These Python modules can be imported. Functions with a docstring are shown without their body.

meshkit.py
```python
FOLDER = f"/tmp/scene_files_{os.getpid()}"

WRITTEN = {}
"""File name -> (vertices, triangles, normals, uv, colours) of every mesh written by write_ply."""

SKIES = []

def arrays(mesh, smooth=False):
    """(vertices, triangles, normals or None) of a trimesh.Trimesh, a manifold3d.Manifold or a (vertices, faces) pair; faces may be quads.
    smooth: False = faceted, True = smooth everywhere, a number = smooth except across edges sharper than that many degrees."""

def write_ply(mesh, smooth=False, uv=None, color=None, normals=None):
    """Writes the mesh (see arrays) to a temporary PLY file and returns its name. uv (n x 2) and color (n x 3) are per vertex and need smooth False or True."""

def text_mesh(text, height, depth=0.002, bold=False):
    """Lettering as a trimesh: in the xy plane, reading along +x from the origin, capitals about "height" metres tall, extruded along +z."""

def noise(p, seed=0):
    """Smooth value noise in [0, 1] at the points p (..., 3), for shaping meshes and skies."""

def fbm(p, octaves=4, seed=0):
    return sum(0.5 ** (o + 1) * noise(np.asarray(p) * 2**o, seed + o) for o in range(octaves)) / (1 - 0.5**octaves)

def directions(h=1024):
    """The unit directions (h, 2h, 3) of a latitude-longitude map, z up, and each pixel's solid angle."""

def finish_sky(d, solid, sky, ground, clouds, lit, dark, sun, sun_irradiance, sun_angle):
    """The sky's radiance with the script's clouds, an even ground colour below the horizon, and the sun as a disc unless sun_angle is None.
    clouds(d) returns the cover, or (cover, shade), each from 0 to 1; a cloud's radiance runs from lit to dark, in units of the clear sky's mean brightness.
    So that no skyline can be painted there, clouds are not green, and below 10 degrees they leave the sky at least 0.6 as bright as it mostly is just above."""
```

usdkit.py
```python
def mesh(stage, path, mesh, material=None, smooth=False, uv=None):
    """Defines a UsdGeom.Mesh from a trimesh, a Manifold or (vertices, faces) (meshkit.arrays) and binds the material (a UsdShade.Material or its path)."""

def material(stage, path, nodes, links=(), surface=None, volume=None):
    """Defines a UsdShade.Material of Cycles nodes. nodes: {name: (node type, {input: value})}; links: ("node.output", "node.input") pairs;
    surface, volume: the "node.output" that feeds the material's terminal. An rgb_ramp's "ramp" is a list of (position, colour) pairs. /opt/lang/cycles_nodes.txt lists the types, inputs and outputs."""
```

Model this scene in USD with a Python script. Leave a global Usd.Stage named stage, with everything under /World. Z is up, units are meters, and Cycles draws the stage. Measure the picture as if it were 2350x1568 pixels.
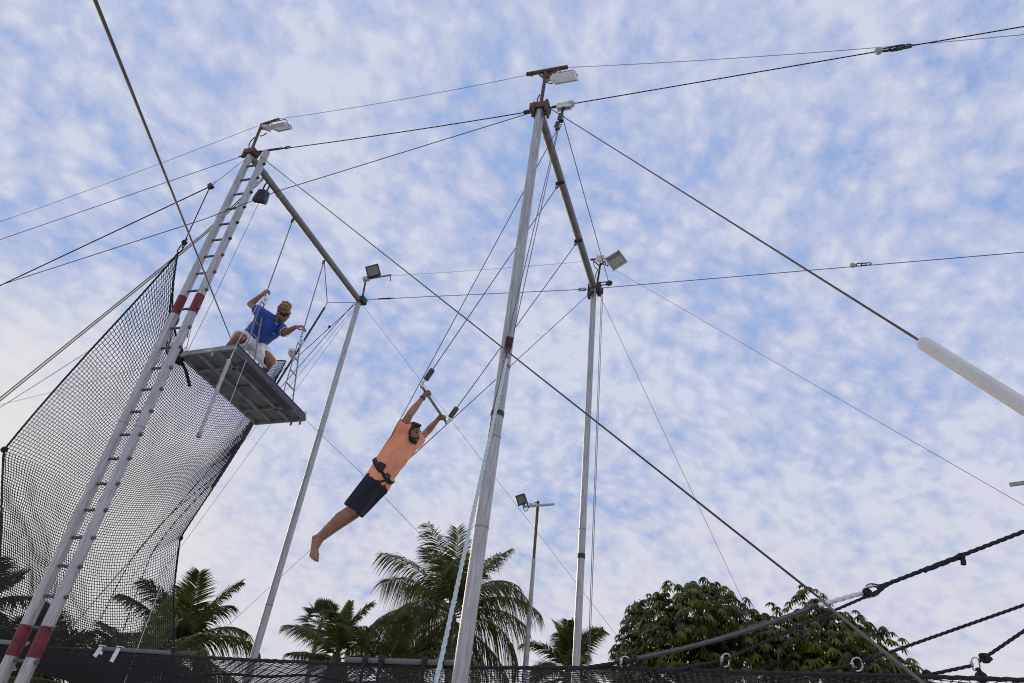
import math, random
import numpy as np, trimesh, manifold3d as m3, usdkit, meshkit
from scipy.interpolate import RectBivariateSpline
from pxr import Usd, UsdGeom, UsdLux, Gf, UsdShade, Sdf, Vt

stage = Usd.Stage.CreateInMemory()
UsdGeom.Xform.Define(stage, '/World')
# ------------------------------------------------------------------ camera, sky, light
F_PX, YAW, PITCH, ROLL = 1568.86, -0.36147, 0.58013, 0.13633   # pixels of a 2350 x 1568 picture
CAM = np.array([6.2923, -5.0742, 1.5])
def _rot():
    fwd = np.array([math.sin(YAW)*math.cos(PITCH), math.cos(YAW)*math.cos(PITCH), math.sin(PITCH)])
    r0 = np.array([math.cos(YAW), -math.sin(YAW), 0]); u0 = np.cross(r0, fwd)
    return np.array([math.cos(ROLL)*r0+math.sin(ROLL)*u0, -math.sin(ROLL)*r0+math.cos(ROLL)*u0, fwd])
ROT = _rot(); CR, CU, CF = ROT
cam = UsdGeom.Camera.Define(stage, '/World/camera')
cam.AddTransformOp().Set(Gf.Matrix4d(*CR, 0, *CU, 0, *(-CF), 0, *CAM, 1))
cam.CreateHorizontalApertureAttr(36.0); cam.CreateFocalLengthAttr(36.0*F_PX/2350)
cam.CreateExposureAttr(1.6)
SUN_AZ, SUN_EL = math.radians(-55), math.radians(12)
def sky_material():
    M = 'math'; VM = 'vector_math'
    n = {
     'tc': ('texture_coordinate', {}),
     'sky': ('sky_texture', {'sky_type': 'single_scattering', 'sun_disc': False, 'sun_elevation': SUN_EL, 'sun_rotation': SUN_AZ}),
     'skym': (VM, {'math_type': 'scale', 'scale': .1}), 'tint': (VM, {'math_type': 'multiply', 'vector2': (.88, 1.0, 1.28)}), 'cap': (VM, {'math_type': 'minimum', 'vector2': (.080, .136, .256)}),
     'sep': ('separate_xyz', {}), 'zc': (M, {'math_type': 'maximum', 'value2': 0.0}), 'za': (M, {'math_type': 'add', 'value2': .48}), 'inv': (M, {'math_type': 'divide', 'value1': 1.0}),
     'p': (VM, {'math_type': 'scale'}), 'flat': (VM, {'math_type': 'multiply', 'vector2': (1, 1, 0)}),
     'rot': ('mapping', {'rotation': (0, 0, math.radians(35)), 'location': (5.5, 2.9, 0)}),
     'wn': ('noise_texture', {'scale': 3.0, 'detail': 3.0}), 'ws': (VM, {'math_type': 'subtract', 'vector2': (.5, .5, .5)}), 'wm': (VM, {'math_type': 'scale', 'scale': .10}), 'wp': (VM, {'math_type': 'add'}),
     'st': ('mapping', {'scale': (1.0, .85, 1.0)}),
     'big': ('noise_texture', {'scale': 4.2, 'detail': 4.0, 'roughness': .5}),
     'mid': ('noise_texture', {'scale': 21.0, 'detail': 4.0, 'roughness': .5}),
     'cell': ('noise_texture', {'scale': 50.0, 'detail': 7.0, 'roughness': .72}),
     'vor': ('voronoi_texture', {'feature': 'smooth_f1', 'scale': 48.0, 'smoothness': 1.0}),
     'a': (M, {'math_type': 'multiply', 'value2': .64}), 'b': (M, {'math_type': 'multiply_add', 'value2': .52}), 'b2': (M, {'math_type': 'multiply_add', 'value2': .50}), 'c': (M, {'math_type': 'multiply_add', 'value2': -.30}),
     'hz': ('map_range', {'range_type': 'smoothstep', 'from_min': 0.0, 'from_max': .62, 'to_min': .04, 'to_max': -.07, 'clamp': True}), 'd': (M, {'math_type': 'add'}),
     'cov': ('map_range', {'range_type': 'smoothstep', 'from_min': .25, 'from_max': .60, 'to_min': .26, 'to_max': .97, 'clamp': True}),
     'sh': ('map_range', {'range_type': 'linear', 'from_min': .38, 'from_max': .78, 'to_min': 0.0, 'to_max': 1.0, 'clamp': True}),
     'ccol': ('rgb_ramp', {'ramp': [(0, (.110, .146, .236)), (.35, (.136, .163, .241)), (.65, (.168, .186, .250)), (1, (.212, .222, .264))]}),
     'sdot': (VM, {'math_type': 'dot_product', 'vector2': (math.sin(SUN_AZ)*math.cos(SUN_EL), math.cos(SUN_AZ)*math.cos(SUN_EL), math.sin(SUN_EL))}),
     'glow': ('map_range', {'range_type': 'smoothstep', 'from_min': .955, 'from_max': 1.0, 'to_min': 0.0, 'to_max': .75, 'clamp': True}),
     'warm': ('mix', {'mix_type': 'mix', 'color2': (.278, .270, .258)}),
     'lowm': ('map_range', {'range_type': 'smoothstep', 'from_min': .04, 'from_max': .48, 'to_min': .92, 'to_max': 0.0, 'clamp': True}),
     'lowk': (M, {'math_type': 'multiply'}), 'shk': ('map_range', {'from_min': 0.0, 'from_max': 1.0, 'to_min': .55, 'to_max': 1.0}),
     'low': ('mix', {'mix_type': 'mix', 'color2': (.248, .240, .246)}),
     'mx': ('mix', {'mix_type': 'mix'}), 'bg': ('background_shader', {'strength': 1.0}),
    }
    l = [('tc.generated', 'sep.vector'), ('sep.z', 'zc.value1'), ('zc.value', 'za.value1'), ('za.value', 'inv.value2'), ('tc.generated', 'p.vector1'), ('inv.value', 'p.scale'), ('p.vector', 'flat.vector1'),
         ('flat.vector', 'rot.vector'), ('rot.vector', 'wn.vector'), ('wn.color', 'ws.vector1'), ('ws.vector', 'wm.vector1'), ('rot.vector', 'wp.vector1'), ('wm.vector', 'wp.vector2'),
         ('wp.vector', 'st.vector'), ('wp.vector', 'big.vector'), ('st.vector', 'mid.vector'), ('st.vector', 'cell.vector'), ('st.vector', 'vor.vector'),
         ('big.fac', 'a.value1'), ('mid.fac', 'b.value1'), ('a.value', 'b.value3'), ('cell.fac', 'b2.value1'), ('b.value', 'b2.value3'), ('vor.distance', 'c.value1'), ('b2.value', 'c.value3'),
         ('sep.z', 'hz.value'), ('c.value', 'd.value1'), ('hz.result', 'd.value2'), ('d.value', 'cov.value'), ('d.value', 'sh.value'), ('sh.result', 'ccol.fac'),
         ('sky.color', 'skym.vector1'), ('skym.vector', 'tint.vector1'), ('tint.vector', 'cap.vector1'), ('tc.generated', 'sdot.vector1'), ('sdot.value', 'glow.value'), ('sep.z', 'lowm.value'),
         ('sh.result', 'shk.value'), ('lowm.result', 'lowk.value1'), ('shk.result', 'lowk.value2'), ('ccol.color', 'low.color1'), ('lowk.value', 'low.fac'), ('low.color', 'warm.color1'), ('glow.result', 'warm.fac'),
         ('cap.vector', 'mx.color1'), ('warm.color', 'mx.color2'), ('cov.result', 'mx.fac'), ('mx.color', 'bg.color')]
    return usdkit.material(stage, '/World/Looks/sky', n, l, surface='bg.background')
dome = UsdLux.DomeLight.Define(stage, '/World/sky')
UsdShade.MaterialBindingAPI.Apply(dome.GetPrim()).Bind(sky_material())
dome.GetPrim().SetCustomDataByKey('kind', 'structure')
sun = UsdLux.DistantLight.Define(stage, '/World/sun')
sun.CreateIntensityAttr(0.17); sun.CreateAngleAttr(30.0); sun.CreateNormalizeAttr(True) if hasattr(sun,'CreateNormalizeAttr') else None
sun.CreateColorAttr(Gf.Vec3f(1.0, 0.86, 0.70))
_sd = np.array([math.sin(SUN_AZ)*math.cos(SUN_EL), math.cos(SUN_AZ)*math.cos(SUN_EL), math.sin(SUN_EL)])
_zx = np.cross([0, 0, 1.0], _sd); _zx /= np.linalg.norm(_zx); _zy = np.cross(_sd, _zx)
UsdGeom.Xformable(sun).AddTransformOp().Set(Gf.Matrix4d(*_zx, 0, *_zy, 0, *_sd, 0, 0, 0, 0, 1))
# ------------------------------------------------------------------ turning picture points into places
def ray(v):
    d = np.array([(v[0]-1175.0)/F_PX, -(v[1]-784.0)/F_PX, 1.0]); return ROT.T @ d
def aX(x, y, X): d = ray((x, y)); return CAM + d*(X-CAM[0])/d[0]
def aY(x, y, Y): d = ray((x, y)); return CAM + d*(Y-CAM[1])/d[1]
def aZ(x, y, Z): d = ray((x, y)); return CAM + d*(Z-CAM[2])/d[2]
def aD(x, y, D): d = ray((x, y)); return CAM + d/np.linalg.norm(d)*D
def aH(x, y, D): d = ray((x, y)); return CAM + d/np.hypot(d[0], d[1])*D
def z4(x, y): return 385.5+x*.2694, 587.5+y*.2694
def z5(x, y): return (740+x*.338)/1.0894, (900+y*.338)/1.0894
def proj(X):
    q = ROT@(np.asarray(X, float)-CAM); return 1175+F_PX*q[0]/q[2], 784-F_PX*q[1]/q[2]
def carry_on(pts, more=9.0):
    """Lines that leave the picture go on as far as they do in the place, or down to the ground."""
    pts = [np.asarray(p, float) for p in pts]
    for a, b, at in ((pts[-2], pts[-1], len(pts)), (pts[1], pts[0], 0)):
        x, y = proj(b)
        if (x < -20 or x > 2370 or y < -5) and b[2] > .4:
            d = (b-a)/np.linalg.norm(b-a); L = more if d[2] > -.02 else min(more, (b[2]-.0)/-d[2]); pts.insert(at if at else 0, b+d*L)
    return pts
V3 = lambda *a: np.array(a, float)
def unit(v): v = np.asarray(v, float); return v/np.linalg.norm(v)

# ------------------------------------------------------------------ scene writing
_count = {}
def numbered(base):
    k = _count.get(base, 0); _count[base] = k+1
    return base if k == 0 else f'{base}_{k:03d}'
def put(prim, **kw):
    if kw.get('label') and len(kw['label'].split()) > 16: print('LONG', kw['label'])
    for k, v in kw.items():
        if v: prim.SetCustomDataByKey(k, v)
class Thing:
    """An Xform at the thing's base; meshes are given in world coordinates."""
    def __init__(self, name, label, cat, base, group=None):
        self.path = numbered('/World/'+name); self.o = np.asarray(base, float)
        x = UsdGeom.Xform.Define(stage, self.path); x.AddTranslateOp().Set(Gf.Vec3d(*map(float, self.o)))
        put(x.GetPrim(), label=label, category=cat, group=group)
    def part(self, name, mesh, mat, smooth=30, under=None, label=None, kind=None):
        return part(self, name, mesh, mat, smooth, under, label, kind)
def arr(mesh):
    if isinstance(mesh, (list,)): mesh = join(mesh)
    if hasattr(mesh, 'to_mesh'):
        q = mesh.to_mesh(); return np.array(q.vert_properties[:, :3], float), np.array(q.tri_verts)
    if isinstance(mesh, tuple): return np.asarray(mesh[0], float), np.asarray(mesh[1], int)
    return np.array(mesh.vertices), np.array(mesh.faces)
def join(ms):
    vs, fs, n = [], [], 0
    for q in ms:
        v, f = arr(q); vs.append(v); fs.append(f+n); n += len(v)
    return np.vstack(vs), np.vstack(fs)
def part(t, name, mesh, mat, smooth=30, under=None, label=None, kind=None):
    v, f = arr(mesh)
    path = numbered((under or t.path)+'/'+name)
    g = usdkit.mesh(stage, path, trimesh.Trimesh(v-t.o, f, process=False), MAT[mat], smooth)
    put(g.GetPrim(), label=label, kind=kind)
    return path
def solo(name, mesh, mat, label, cat, group=None, kind=None, smooth=30):
    v, f = arr(mesh); path = numbered('/World/'+name)
    g = usdkit.mesh(stage, path, trimesh.Trimesh(v, f, process=False), MAT[mat], smooth)
    put(g.GetPrim(), label=label, category=cat, group=group, kind=kind)
    return path

# ------------------------------------------------------------------ shapes
def frames(p, closed=False):
    p = np.asarray(p, float)
    if closed: t = np.roll(p, -1, 0)-np.roll(p, 1, 0)
    else: t = np.gradient(p, axis=0)
    t /= np.linalg.norm(t, axis=1, keepdims=True)+1e-12
    a = np.zeros_like(p); s = [0, 0, 1.0] if abs(t[0][2]) < .9 else [1.0, 0, 0]
    a[0] = unit(np.cross(t[0], s))
    for i in range(1, len(p)):
        q = a[i-1]-t[i]*(a[i-1]@t[i]); a[i] = q/(np.linalg.norm(q)+1e-12)
    return t, a, np.cross(t, a)
def tube(p, r, sides=8, closed=False, caps=True):
    p = np.asarray(p, float); n = len(p)
    t, a, b = frames(p, closed)
    ang = np.arange(sides)*2*np.pi/sides
    rr = np.broadcast_to(np.asarray(r, float), (n,))
    v = p[:, None]+rr[:, None, None]*(np.cos(ang)[None, :, None]*a[:, None]+np.sin(ang)[None, :, None]*b[:, None])
    m = n if closed else n-1
    i, j = np.meshgrid(np.arange(m), np.arange(sides), indexing='ij'); k = (i+1) % n
    q = np.stack([i*sides+j, i*sides+(j+1) % sides, k*sides+(j+1) % sides, k*sides+j], -1).reshape(-1, 4)
    f = np.vstack([q[:, [0, 1, 2]], q[:, [0, 2, 3]]]); v = v.reshape(-1, 3)
    if caps and not closed:
        v = np.vstack([v, p[:1], p[-1:]]); c0, c1 = n*sides, n*sides+1
        jj = np.arange(sides); e = (n-1)*sides
        f = np.vstack([f, np.stack([np.full(sides, c0), (jj+1) % sides, jj], 1), np.stack([np.full(sides, c1), e+jj, e+(jj+1) % sides], 1)])
    return v, f[:, ::-1]
def seg(a, b, n=2): return np.linspace(a, b, n)
def sagged(a, b, s, n=14):
    t = np.linspace(0, 1, n); p = np.outer(1-t, a)+np.outer(t, b); p[:, 2] -= s*4*t*(1-t); return p
def post(a, b, r0, r1, sides=20):
    a, b = np.asarray(a, float), np.asarray(b, float); d = unit(b-a); L = np.linalg.norm(b-a)
    return tube([a, a+d*1e-4, b-d*.006, b-d*1e-4, b], [r0*.02, r0, r1, r1-.005, r1*.02], sides)
def bar(a, b, r, sides=16, bevel=None):
    a, b = np.asarray(a, float), np.asarray(b, float); L = np.linalg.norm(b-a); d = (b-a)/L
    e = min(bevel if bevel is not None else r*.25, L*.3)
    return tube([a, a+d*1e-4, a+d*e, b-d*e, b-d*1e-4, b], [r*.02, r-e*.8, r, r, r-e*.8, r*.02], sides)
def rope(p, r, pitch=None, sides=9, sub=None):
    """A laid rope: three strands show as a twisting lobed section."""
    p = np.asarray(p, float); s = np.r_[0, np.cumsum(np.linalg.norm(np.diff(p, axis=0), axis=1))]
    pitch = pitch or r*7; n = max(8, int(s[-1]/(sub or pitch/6)))
    n = min(n, 900); u = np.linspace(0, s[-1], n); q = np.stack([np.interp(u, s, p[:, k]) for k in range(3)], 1)
    t, a, b = frames(q); ang = np.arange(sides)*2*np.pi/sides
    rad = r*(1+.2*np.cos(3*(ang[None]-u[:, None]*2*np.pi/(3*pitch))))
    v = q[:, None]+rad[:, :, None]*(np.cos(ang)[None, :, None]*a[:, None]+np.sin(ang)[None, :, None]*b[:, None])
    i, j = np.meshgrid(np.arange(n-1), np.arange(sides), indexing='ij')
    f = np.stack([i*sides+j, i*sides+(j+1) % sides, (i+1)*sides+(j+1) % sides, (i+1)*sides+j], -1).reshape(-1, 4)
    return v.reshape(-1, 3), np.vstack([f[:, [0, 2, 1]], f[:, [0, 3, 2]]])
def box(c, ax, half, bev=.15):
    """A chamfered box: centre, three axes (rows), half sizes."""
    ax = np.array([unit(a) for a in ax]); half = np.asarray(half, float); e = bev*half.min(); pts = []
    for sx in (-1, 1):
        for sy in (-1, 1):
            for sz in (-1, 1):
                s = np.array([sx, sy, sz])
                for k in range(3):
                    h = half-e; h[k] = half[k]; pts.append(s*h)
    h = trimesh.convex.convex_hull(np.array(pts))
    return np.asarray(c)+h.vertices@ax, h.faces if np.linalg.det(ax) > 0 else h.faces[:, ::-1]
def ball(c, r, sub=2, scale=(1, 1, 1), ax=np.eye(3)):
    s = trimesh.creation.icosphere(sub, 1.0)
    return np.asarray(c)+(s.vertices*r*np.asarray(scale))@np.asarray(ax), s.faces
def link(c, along, side, L, W, r, gap=0, n=18, sides=6):
    """An oblong ring (chain link, shackle, carabiner)."""
    a, s = unit(along), np.asarray(side, float); s = unit(s-a*(s@a)); pts = []
    h = L/2-W/2
    for k in range(n):
        th = 2*np.pi*k/n; pts.append(np.asarray(c)+a*(h*np.sign(np.cos(th))+W/2*np.cos(th))+s*(W/2*np.sin(th)))
    return tube(pts, r, sides, closed=True)
def chain(a, b, L=.05, r=.006, W=.028):
    a, b = np.asarray(a, float), np.asarray(b, float); d = unit(b-a); n = max(1, int(round(np.linalg.norm(b-a)/(L*.72))))
    s0 = unit(np.cross(d, [.3, .8, .5])); s1 = np.cross(d, s0)
    return [link(a+(b-a)*(k+.5)/n, d, s0 if k % 2 else s1, L, W, r, n=12, sides=5) for k in range(n)]
def knot(c, r, seed=0):
    rg = np.random.default_rng(seed); return [tube([np.asarray(c)+r*(np.cos(t)*e0+np.sin(t)*e1)*.9 for t in np.linspace(0, 2*np.pi, 11)[:-1]], r*.42, 6, closed=True)
            for e0, e1 in [(lambda q: (q[0], q[1]))(np.linalg.qr(rg.normal(size=(3, 3)))[0]) for _ in range(3)]]
# rounded bodies
def sph(c, r, seg_=16): return m3.Manifold.sphere(float(r), seg_).translate([float(q) for q in c])
def hullm(*ps): return m3.Manifold.batch_hull([sph(c, r) for c, r in ps])
def union(ms): return m3.Manifold.batch_boolean(list(ms), m3.OpType.Add)
def soft(man, length, it=8, wr=0.0, freq=20, seed=3, stretch=None):
    v, f = arr(man.refine_to_length(length)); t = trimesh.Trimesh(v, f, process=True)
    if it:
        v0 = t.vertices.copy(); trimesh.smoothing.filter_taubin(t, lamb=.5, nu=.53, iterations=it)
        v1 = np.array(t.vertices); far = np.linalg.norm(v1-v0, axis=1) > .02; v1[far] = v0[far]; t.vertices = v1
    if wr:
        q = t.vertices*freq
        if stretch is not None: q = q-np.outer(q@unit(stretch), unit(stretch))*.75
        t.vertices += t.vertex_normals*((meshkit.fbm(q, 3, seed)-.5)*2*wr)[:, None]
    return np.array(t.vertices), np.array(t.faces)
# ------------------------------------------------------------------ materials
MAT = {}
def mat(name, col, rough=.6, metal=0.0, var=.15, scale=12.0, col2=None, bump=0.0, bscale=60.0, stretch=(1, 1, 1), spec=.5, sheen=0.0, trans=0.0, lo=.35, hi=.65):
    c = np.array(col, float); c1 = c*(1-var); c2 = np.array(col2, float) if col2 is not None else np.clip(c*(1+var), 0, 1)
    n = {'tc': ('texture_coordinate', {}), 'mp': ('mapping', {'scale': stretch}), 'n': ('noise_texture', {'scale': scale, 'detail': 5.0, 'roughness': .6}),
         'r': ('rgb_ramp', {'ramp': [(lo, tuple(c1)), (hi, tuple(c2))]}),
         'p': ('principled_bsdf', {'roughness': rough, 'metallic': metal, 'specular_ior_level': spec, 'sheen_weight': sheen})}
    l = [('tc.object', 'mp.vector'), ('mp.vector', 'n.vector'), ('n.fac', 'r.fac'), ('r.color', 'p.base_color')]
    if metal > .3:
        n['rr'] = ('map_range', {'from_min': .3, 'from_max': .7, 'to_min': rough-.1, 'to_max': rough+.12}); l += [('n.fac', 'rr.value'), ('rr.result', 'p.roughness')]
    if bump:
        n['bn'] = ('noise_texture', {'scale': bscale, 'detail': 3.0}); n['b'] = ('bump', {'strength': bump, 'distance': .01})
        l += [('mp.vector', 'bn.vector'), ('bn.fac', 'b.height'), ('b.normal', 'p.normal')]
    out = 'p.BSDF'
    if trans:
        n['t'] = ('translucent_bsdf', {}); n['mx'] = ('mix_closure', {'fac': trans})
        n['tm'] = ('mix', {'mix_type': 'multiply', 'fac': 1.0, 'color2': (1.4, 1.5, .6)})
        l += [('r.color', 'tm.color1'), ('tm.color', 't.color'), ('p.BSDF', 'mx.closure1'), ('t.BSDF', 'mx.closure2')]; out = 'mx.closure'
    MAT[name] = usdkit.material(stage, '/World/Looks/'+name, n, l, surface=out)
UsdGeom.Scope.Define(stage, '/World/Looks')
mat('aluminium', (.34, .335, .335), .40, .66, .40, 7, stretch=(9, 9, .7), bump=.12, bscale=40, lo=.3, hi=.7)
mat('worn_steel', (.24, .235, .24), .5, .6, .2, 8, stretch=(6, 6, 1), bump=.1, lo=.3, hi=.7)
mat('grey_tube', (.17, .165, .165), .5, .35, .2, 14, bump=.1)
mat('rung_steel', (.10, .10, .105), .45, .7, .2, 20)
mat('rust', (.085, .052, .038), .75, .2, .35, 30, col2=(.15, .085, .055), bump=.3)
mat('dark_steel', (.035, .035, .038), .5, .5, .25, 40)
mat('chrome', (.6, .6, .6), .25, .95, .15, 30)
mat('wire', (.035, .035, .04), .5, .5, .2, 60)
mat('brown_wire', (.06, .045, .042), .6, .3, .3, 40)
mat('black_rope', (.014, .013, .016), .9, 0, .3, 60, bump=.5, bscale=160)
mat('net_black', (.012, .012, .014), .85, 0, .25, 30)
mat('tan_rope', (.21, .17, .10), .85, 0, .25, 50, bump=.4)
mat('white_rope', (.62, .62, .62), .85, 0, .15, 60, bump=.5, bscale=120)
mat('blue_rope', (.50, .57, .59), .95, 0, .18, 60, bump=.8, bscale=150, sheen=.3)
mat('grey_rope', (.12, .115, .12), .8, 0, .25, 60, bump=.3)
mat('red_tape', (.125, .009, .013), .6, 0, .45, 18)
mat('black_tape', (.015, .015, .016), .5, 0, .2, 25)
mat('white_tape', (.62, .64, .66), .6, 0, .08, 25)
mat('foam', (.58, .565, .54), .8, 0, .06, 6, bump=.2, bscale=60)
mat('deck_panel', (.20, .225, .225), .6, .1, .38, 4, bump=.1)
mat('deck_beam', (.33, .35, .36), .5, .3, .32, 8)
mat('carpet', (.105, .105, .135), .98, 0, .2, 90, bump=.8, bscale=300)
mat('plastic_white', (.62, .62, .60), .4, 0, .1, 20)
mat('plastic_grey', (.36, .36, .37), .5, 0, .12, 20)
mat('plastic_black', (.018, .018, .02), .4, 0, .2, 20)
mat('lamp_glass', (.33, .38, .36), .2, 0, .12, 40)
mat('lamp_glass_dark', (.12, .125, .12), .2, 0, .12, 30)
mat('led', (.55, .57, .45), .3, 0, .1, 30)
mat('red_plastic', (.13, .022, .035), .4, .1, .2, 40)
mat('skin_tan', (.27, .135, .082), .5, 0, .1, 14, bump=.08, bscale=80)
mat('skin_fair', (.31, .155, .105), .5, 0, .1, 14, bump=.08, bscale=80)
mat('eye', (.02, .015, .012), .2, 0, .05)
mat('blond_hair', (.44, .29, .14), .7, 0, .45, 60, bump=.6, bscale=150)
mat('brown_hair', (.15, .09, .048), .7, 0, .4, 60, bump=.6, bscale=150)
mat('dark_hair', (.032, .020, .013), .7, 0, .4, 60, bump=.6, bscale=150)
mat('blue_cloth', (.010, .060, .30), .85, 0, .12, 20, bump=.25, bscale=220, sheen=.15)
mat('white_cloth', (.80, .80, .83), .85, 0, .05, 20, bump=.25, bscale=220)
mat('peach_cloth', (.80, .31, .17), .88, 0, .10, 6, bump=.15, bscale=200, sheen=.15)
mat('navy_cloth', (.010, .011, .022), .9, 0, .2, 26, bump=.3, bscale=220)
mat('goggle', (.012, .010, .010), .12, 0, .05)
mat('webbing_strap', (.016, .016, .017), .8, 0, .25, 60)
mat('palm_leaf', (.036, .040, .011), .6, 0, .35, 2.5, col2=(.085, .088, .024), trans=.36, spec=.25)
mat('palm_young', (.060, .115, .018), .42, 0, .25, 3, col2=(.10, .15, .03), trans=.3)
mat('palm_stem', (.10, .095, .030), .6, 0, .25, 6)
mat('palm_dry', (.13, .085, .04), .8, 0, .3, 6)
mat('palm_trunk', (.16, .13, .10), .9, 0, .3, 5, bump=.6, bscale=20)
mat('fan_leaf', (.035, .055, .022), .5, 0, .3, 3, trans=.15)
mat('umbrella_leaf', (.022, .034, .003), .5, 0, .4, 1.8, col2=(.15, .155, .012), trans=.2, spec=.3, lo=.42, hi=.66)
mat('bush_leaf', (.022, .036, .012), .5, 0, .3, 3, trans=.15)
mat('bark', (.10, .075, .055), .9, 0, .3, 8, bump=.5)
mat('coconut', (.16, .13, .03), .5, 0, .3, 8)
mat('lamp_pole', (.30, .29, .28), .6, .3, .2, 6)
mat('sand', (.40, .37, .31), .95, 0, .15, .6, col2=(.50, .46, .39), bump=.5, bscale=8)

# ------------------------------------------------------------------ ground
solo('ground', ([[-3000, -3000, 0], [3000, -3000, 0], [3000, 3000, 0], [-3000, 3000, 0]], [[0, 1, 2], [0, 2, 3]]), 'sand', None, None, kind='structure', smooth=False)

mat('sleeve_plastic', (.13, .105, .10), .7, 0, .1, 20)
mat('pad_grey', (.055, .052, .05), .75, 0, .2, 30, bump=.3)
mat('dark_sleeve', (.055, .053, .062), .6, 0, .25, 40, bump=.3)
# ------------------------------------------------------------------ trapeze rig frames
W_, L_ = 3.51, 4.327
N1, F1, N2, F2 = aY(574, 358, 0), aY(824, 692, W_), aY(1239, 256, 0), aY(1363, 660, W_)
N1b, F1b, N2b, F2b = aY(32, 1497, 0), aY(581, 1512, W_), aY(1058, 1545, 0), aY(1322, 1530, W_)
def ext(a, b, z): t = (z-a[2])/(b[2]-a[2]); return a+(b-a)*t
N1g, F1g, N2g, F2g = ext(N1, N1b, 0), ext(F1, F1b, 0), ext(N2, N2b, 0), ext(F2, F2b, 0)
def on(a, b, z): return ext(a, b, z)
def collar(a, b, z, r, h=.05): p = on(a, b, z); d = unit(b-a); return tube([p-d*h/2, p+d*h/2], r, 20)
fr = Thing('ladder_gantry', 'aluminium goal frame with the rung ladder and red bands on its near pole', 'trapeze frame', N1g)
PR, PRT = .058, .047
def prz(z): return PR+(PRT-PR)*np.clip(z/8.6, 0, 1)
fr.part('pole', post(N1g, N1, PR, PRT), 'aluminium')
fr.part('pole', post(F1g, F1, .054, .047), 'aluminium')
cb = fr.part('crossbar', bar(N1+V3(0, .02, .0), F1+V3(0, .05, .02), .055, 20), 'grey_tube')
fr.part('joint_ring', bar(*[N1+(F1-N1)*t for t in (.215, .222)], .0572, 20, .001), 'worn_steel', under=cb)
R2t, R2b = aY(612, 349, 0), aY(62, 1540, 0); R2g = ext(R2t, R2b, 0)
fr.part('ladder_rail', post(R2g, R2t, PR, PRT), 'aluminium')
z0 = 8.335
for k in range(29):
    z = z0-k*.2763
    if z < .2: break
    a, b = on(N1, N1b, z), on(R2t, R2b, z)
    d = unit(b-a)
    rg = fr.part('rung', tube(seg(a+d*.04, b+d*.035), .0155, 10), 'rung_steel')
    fr.part('bolt', bar(b+d*(prz(z)-.012), b+d*(prz(z)+.022), .021, 6, .004), 'dark_steel' if k < 6 else 'rung_steel', under=rg)
for a, b in ((N1, N1b), (R2t, R2b)):
    for zz, h in ((5.91, .26), (2.14, .26)):
        p, q = on(a, b, zz-h/2), on(a, b, zz+h/2)
        fr.part('red_band', tube([p, p+(q-p)*.01, p+(q-p)*.99, q], prz(zz)+.003, 24, caps=False), 'red_tape')
for zz in (7.35, 4.33):
    fr.part('pole_joint', collar(N1, N1b, zz, prz(zz)+.002, .012), 'worn_steel')
fr.part('pole_joint', collar(R2t, R2b, 4.27, prz(4.27)+.002, .012), 'worn_steel')
fr.part('pole_joint', collar(F1, F1b, 3.3, .054, .012), 'worn_steel'); fr.part('pole_joint', collar(F1, F1b, 6.0, .0515, .012), 'worn_steel')
fr.part('top_bracket', [box(N1+V3(.0, .0, .05), np.eye(3), (.09, .07, .045)), box(N1+V3(.1, .02, .06), np.eye(3), (.05, .012, .04)), box(N1+V3(-.1, .0, .03), np.eye(3), (.05, .02, .03))], 'rust')
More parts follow.
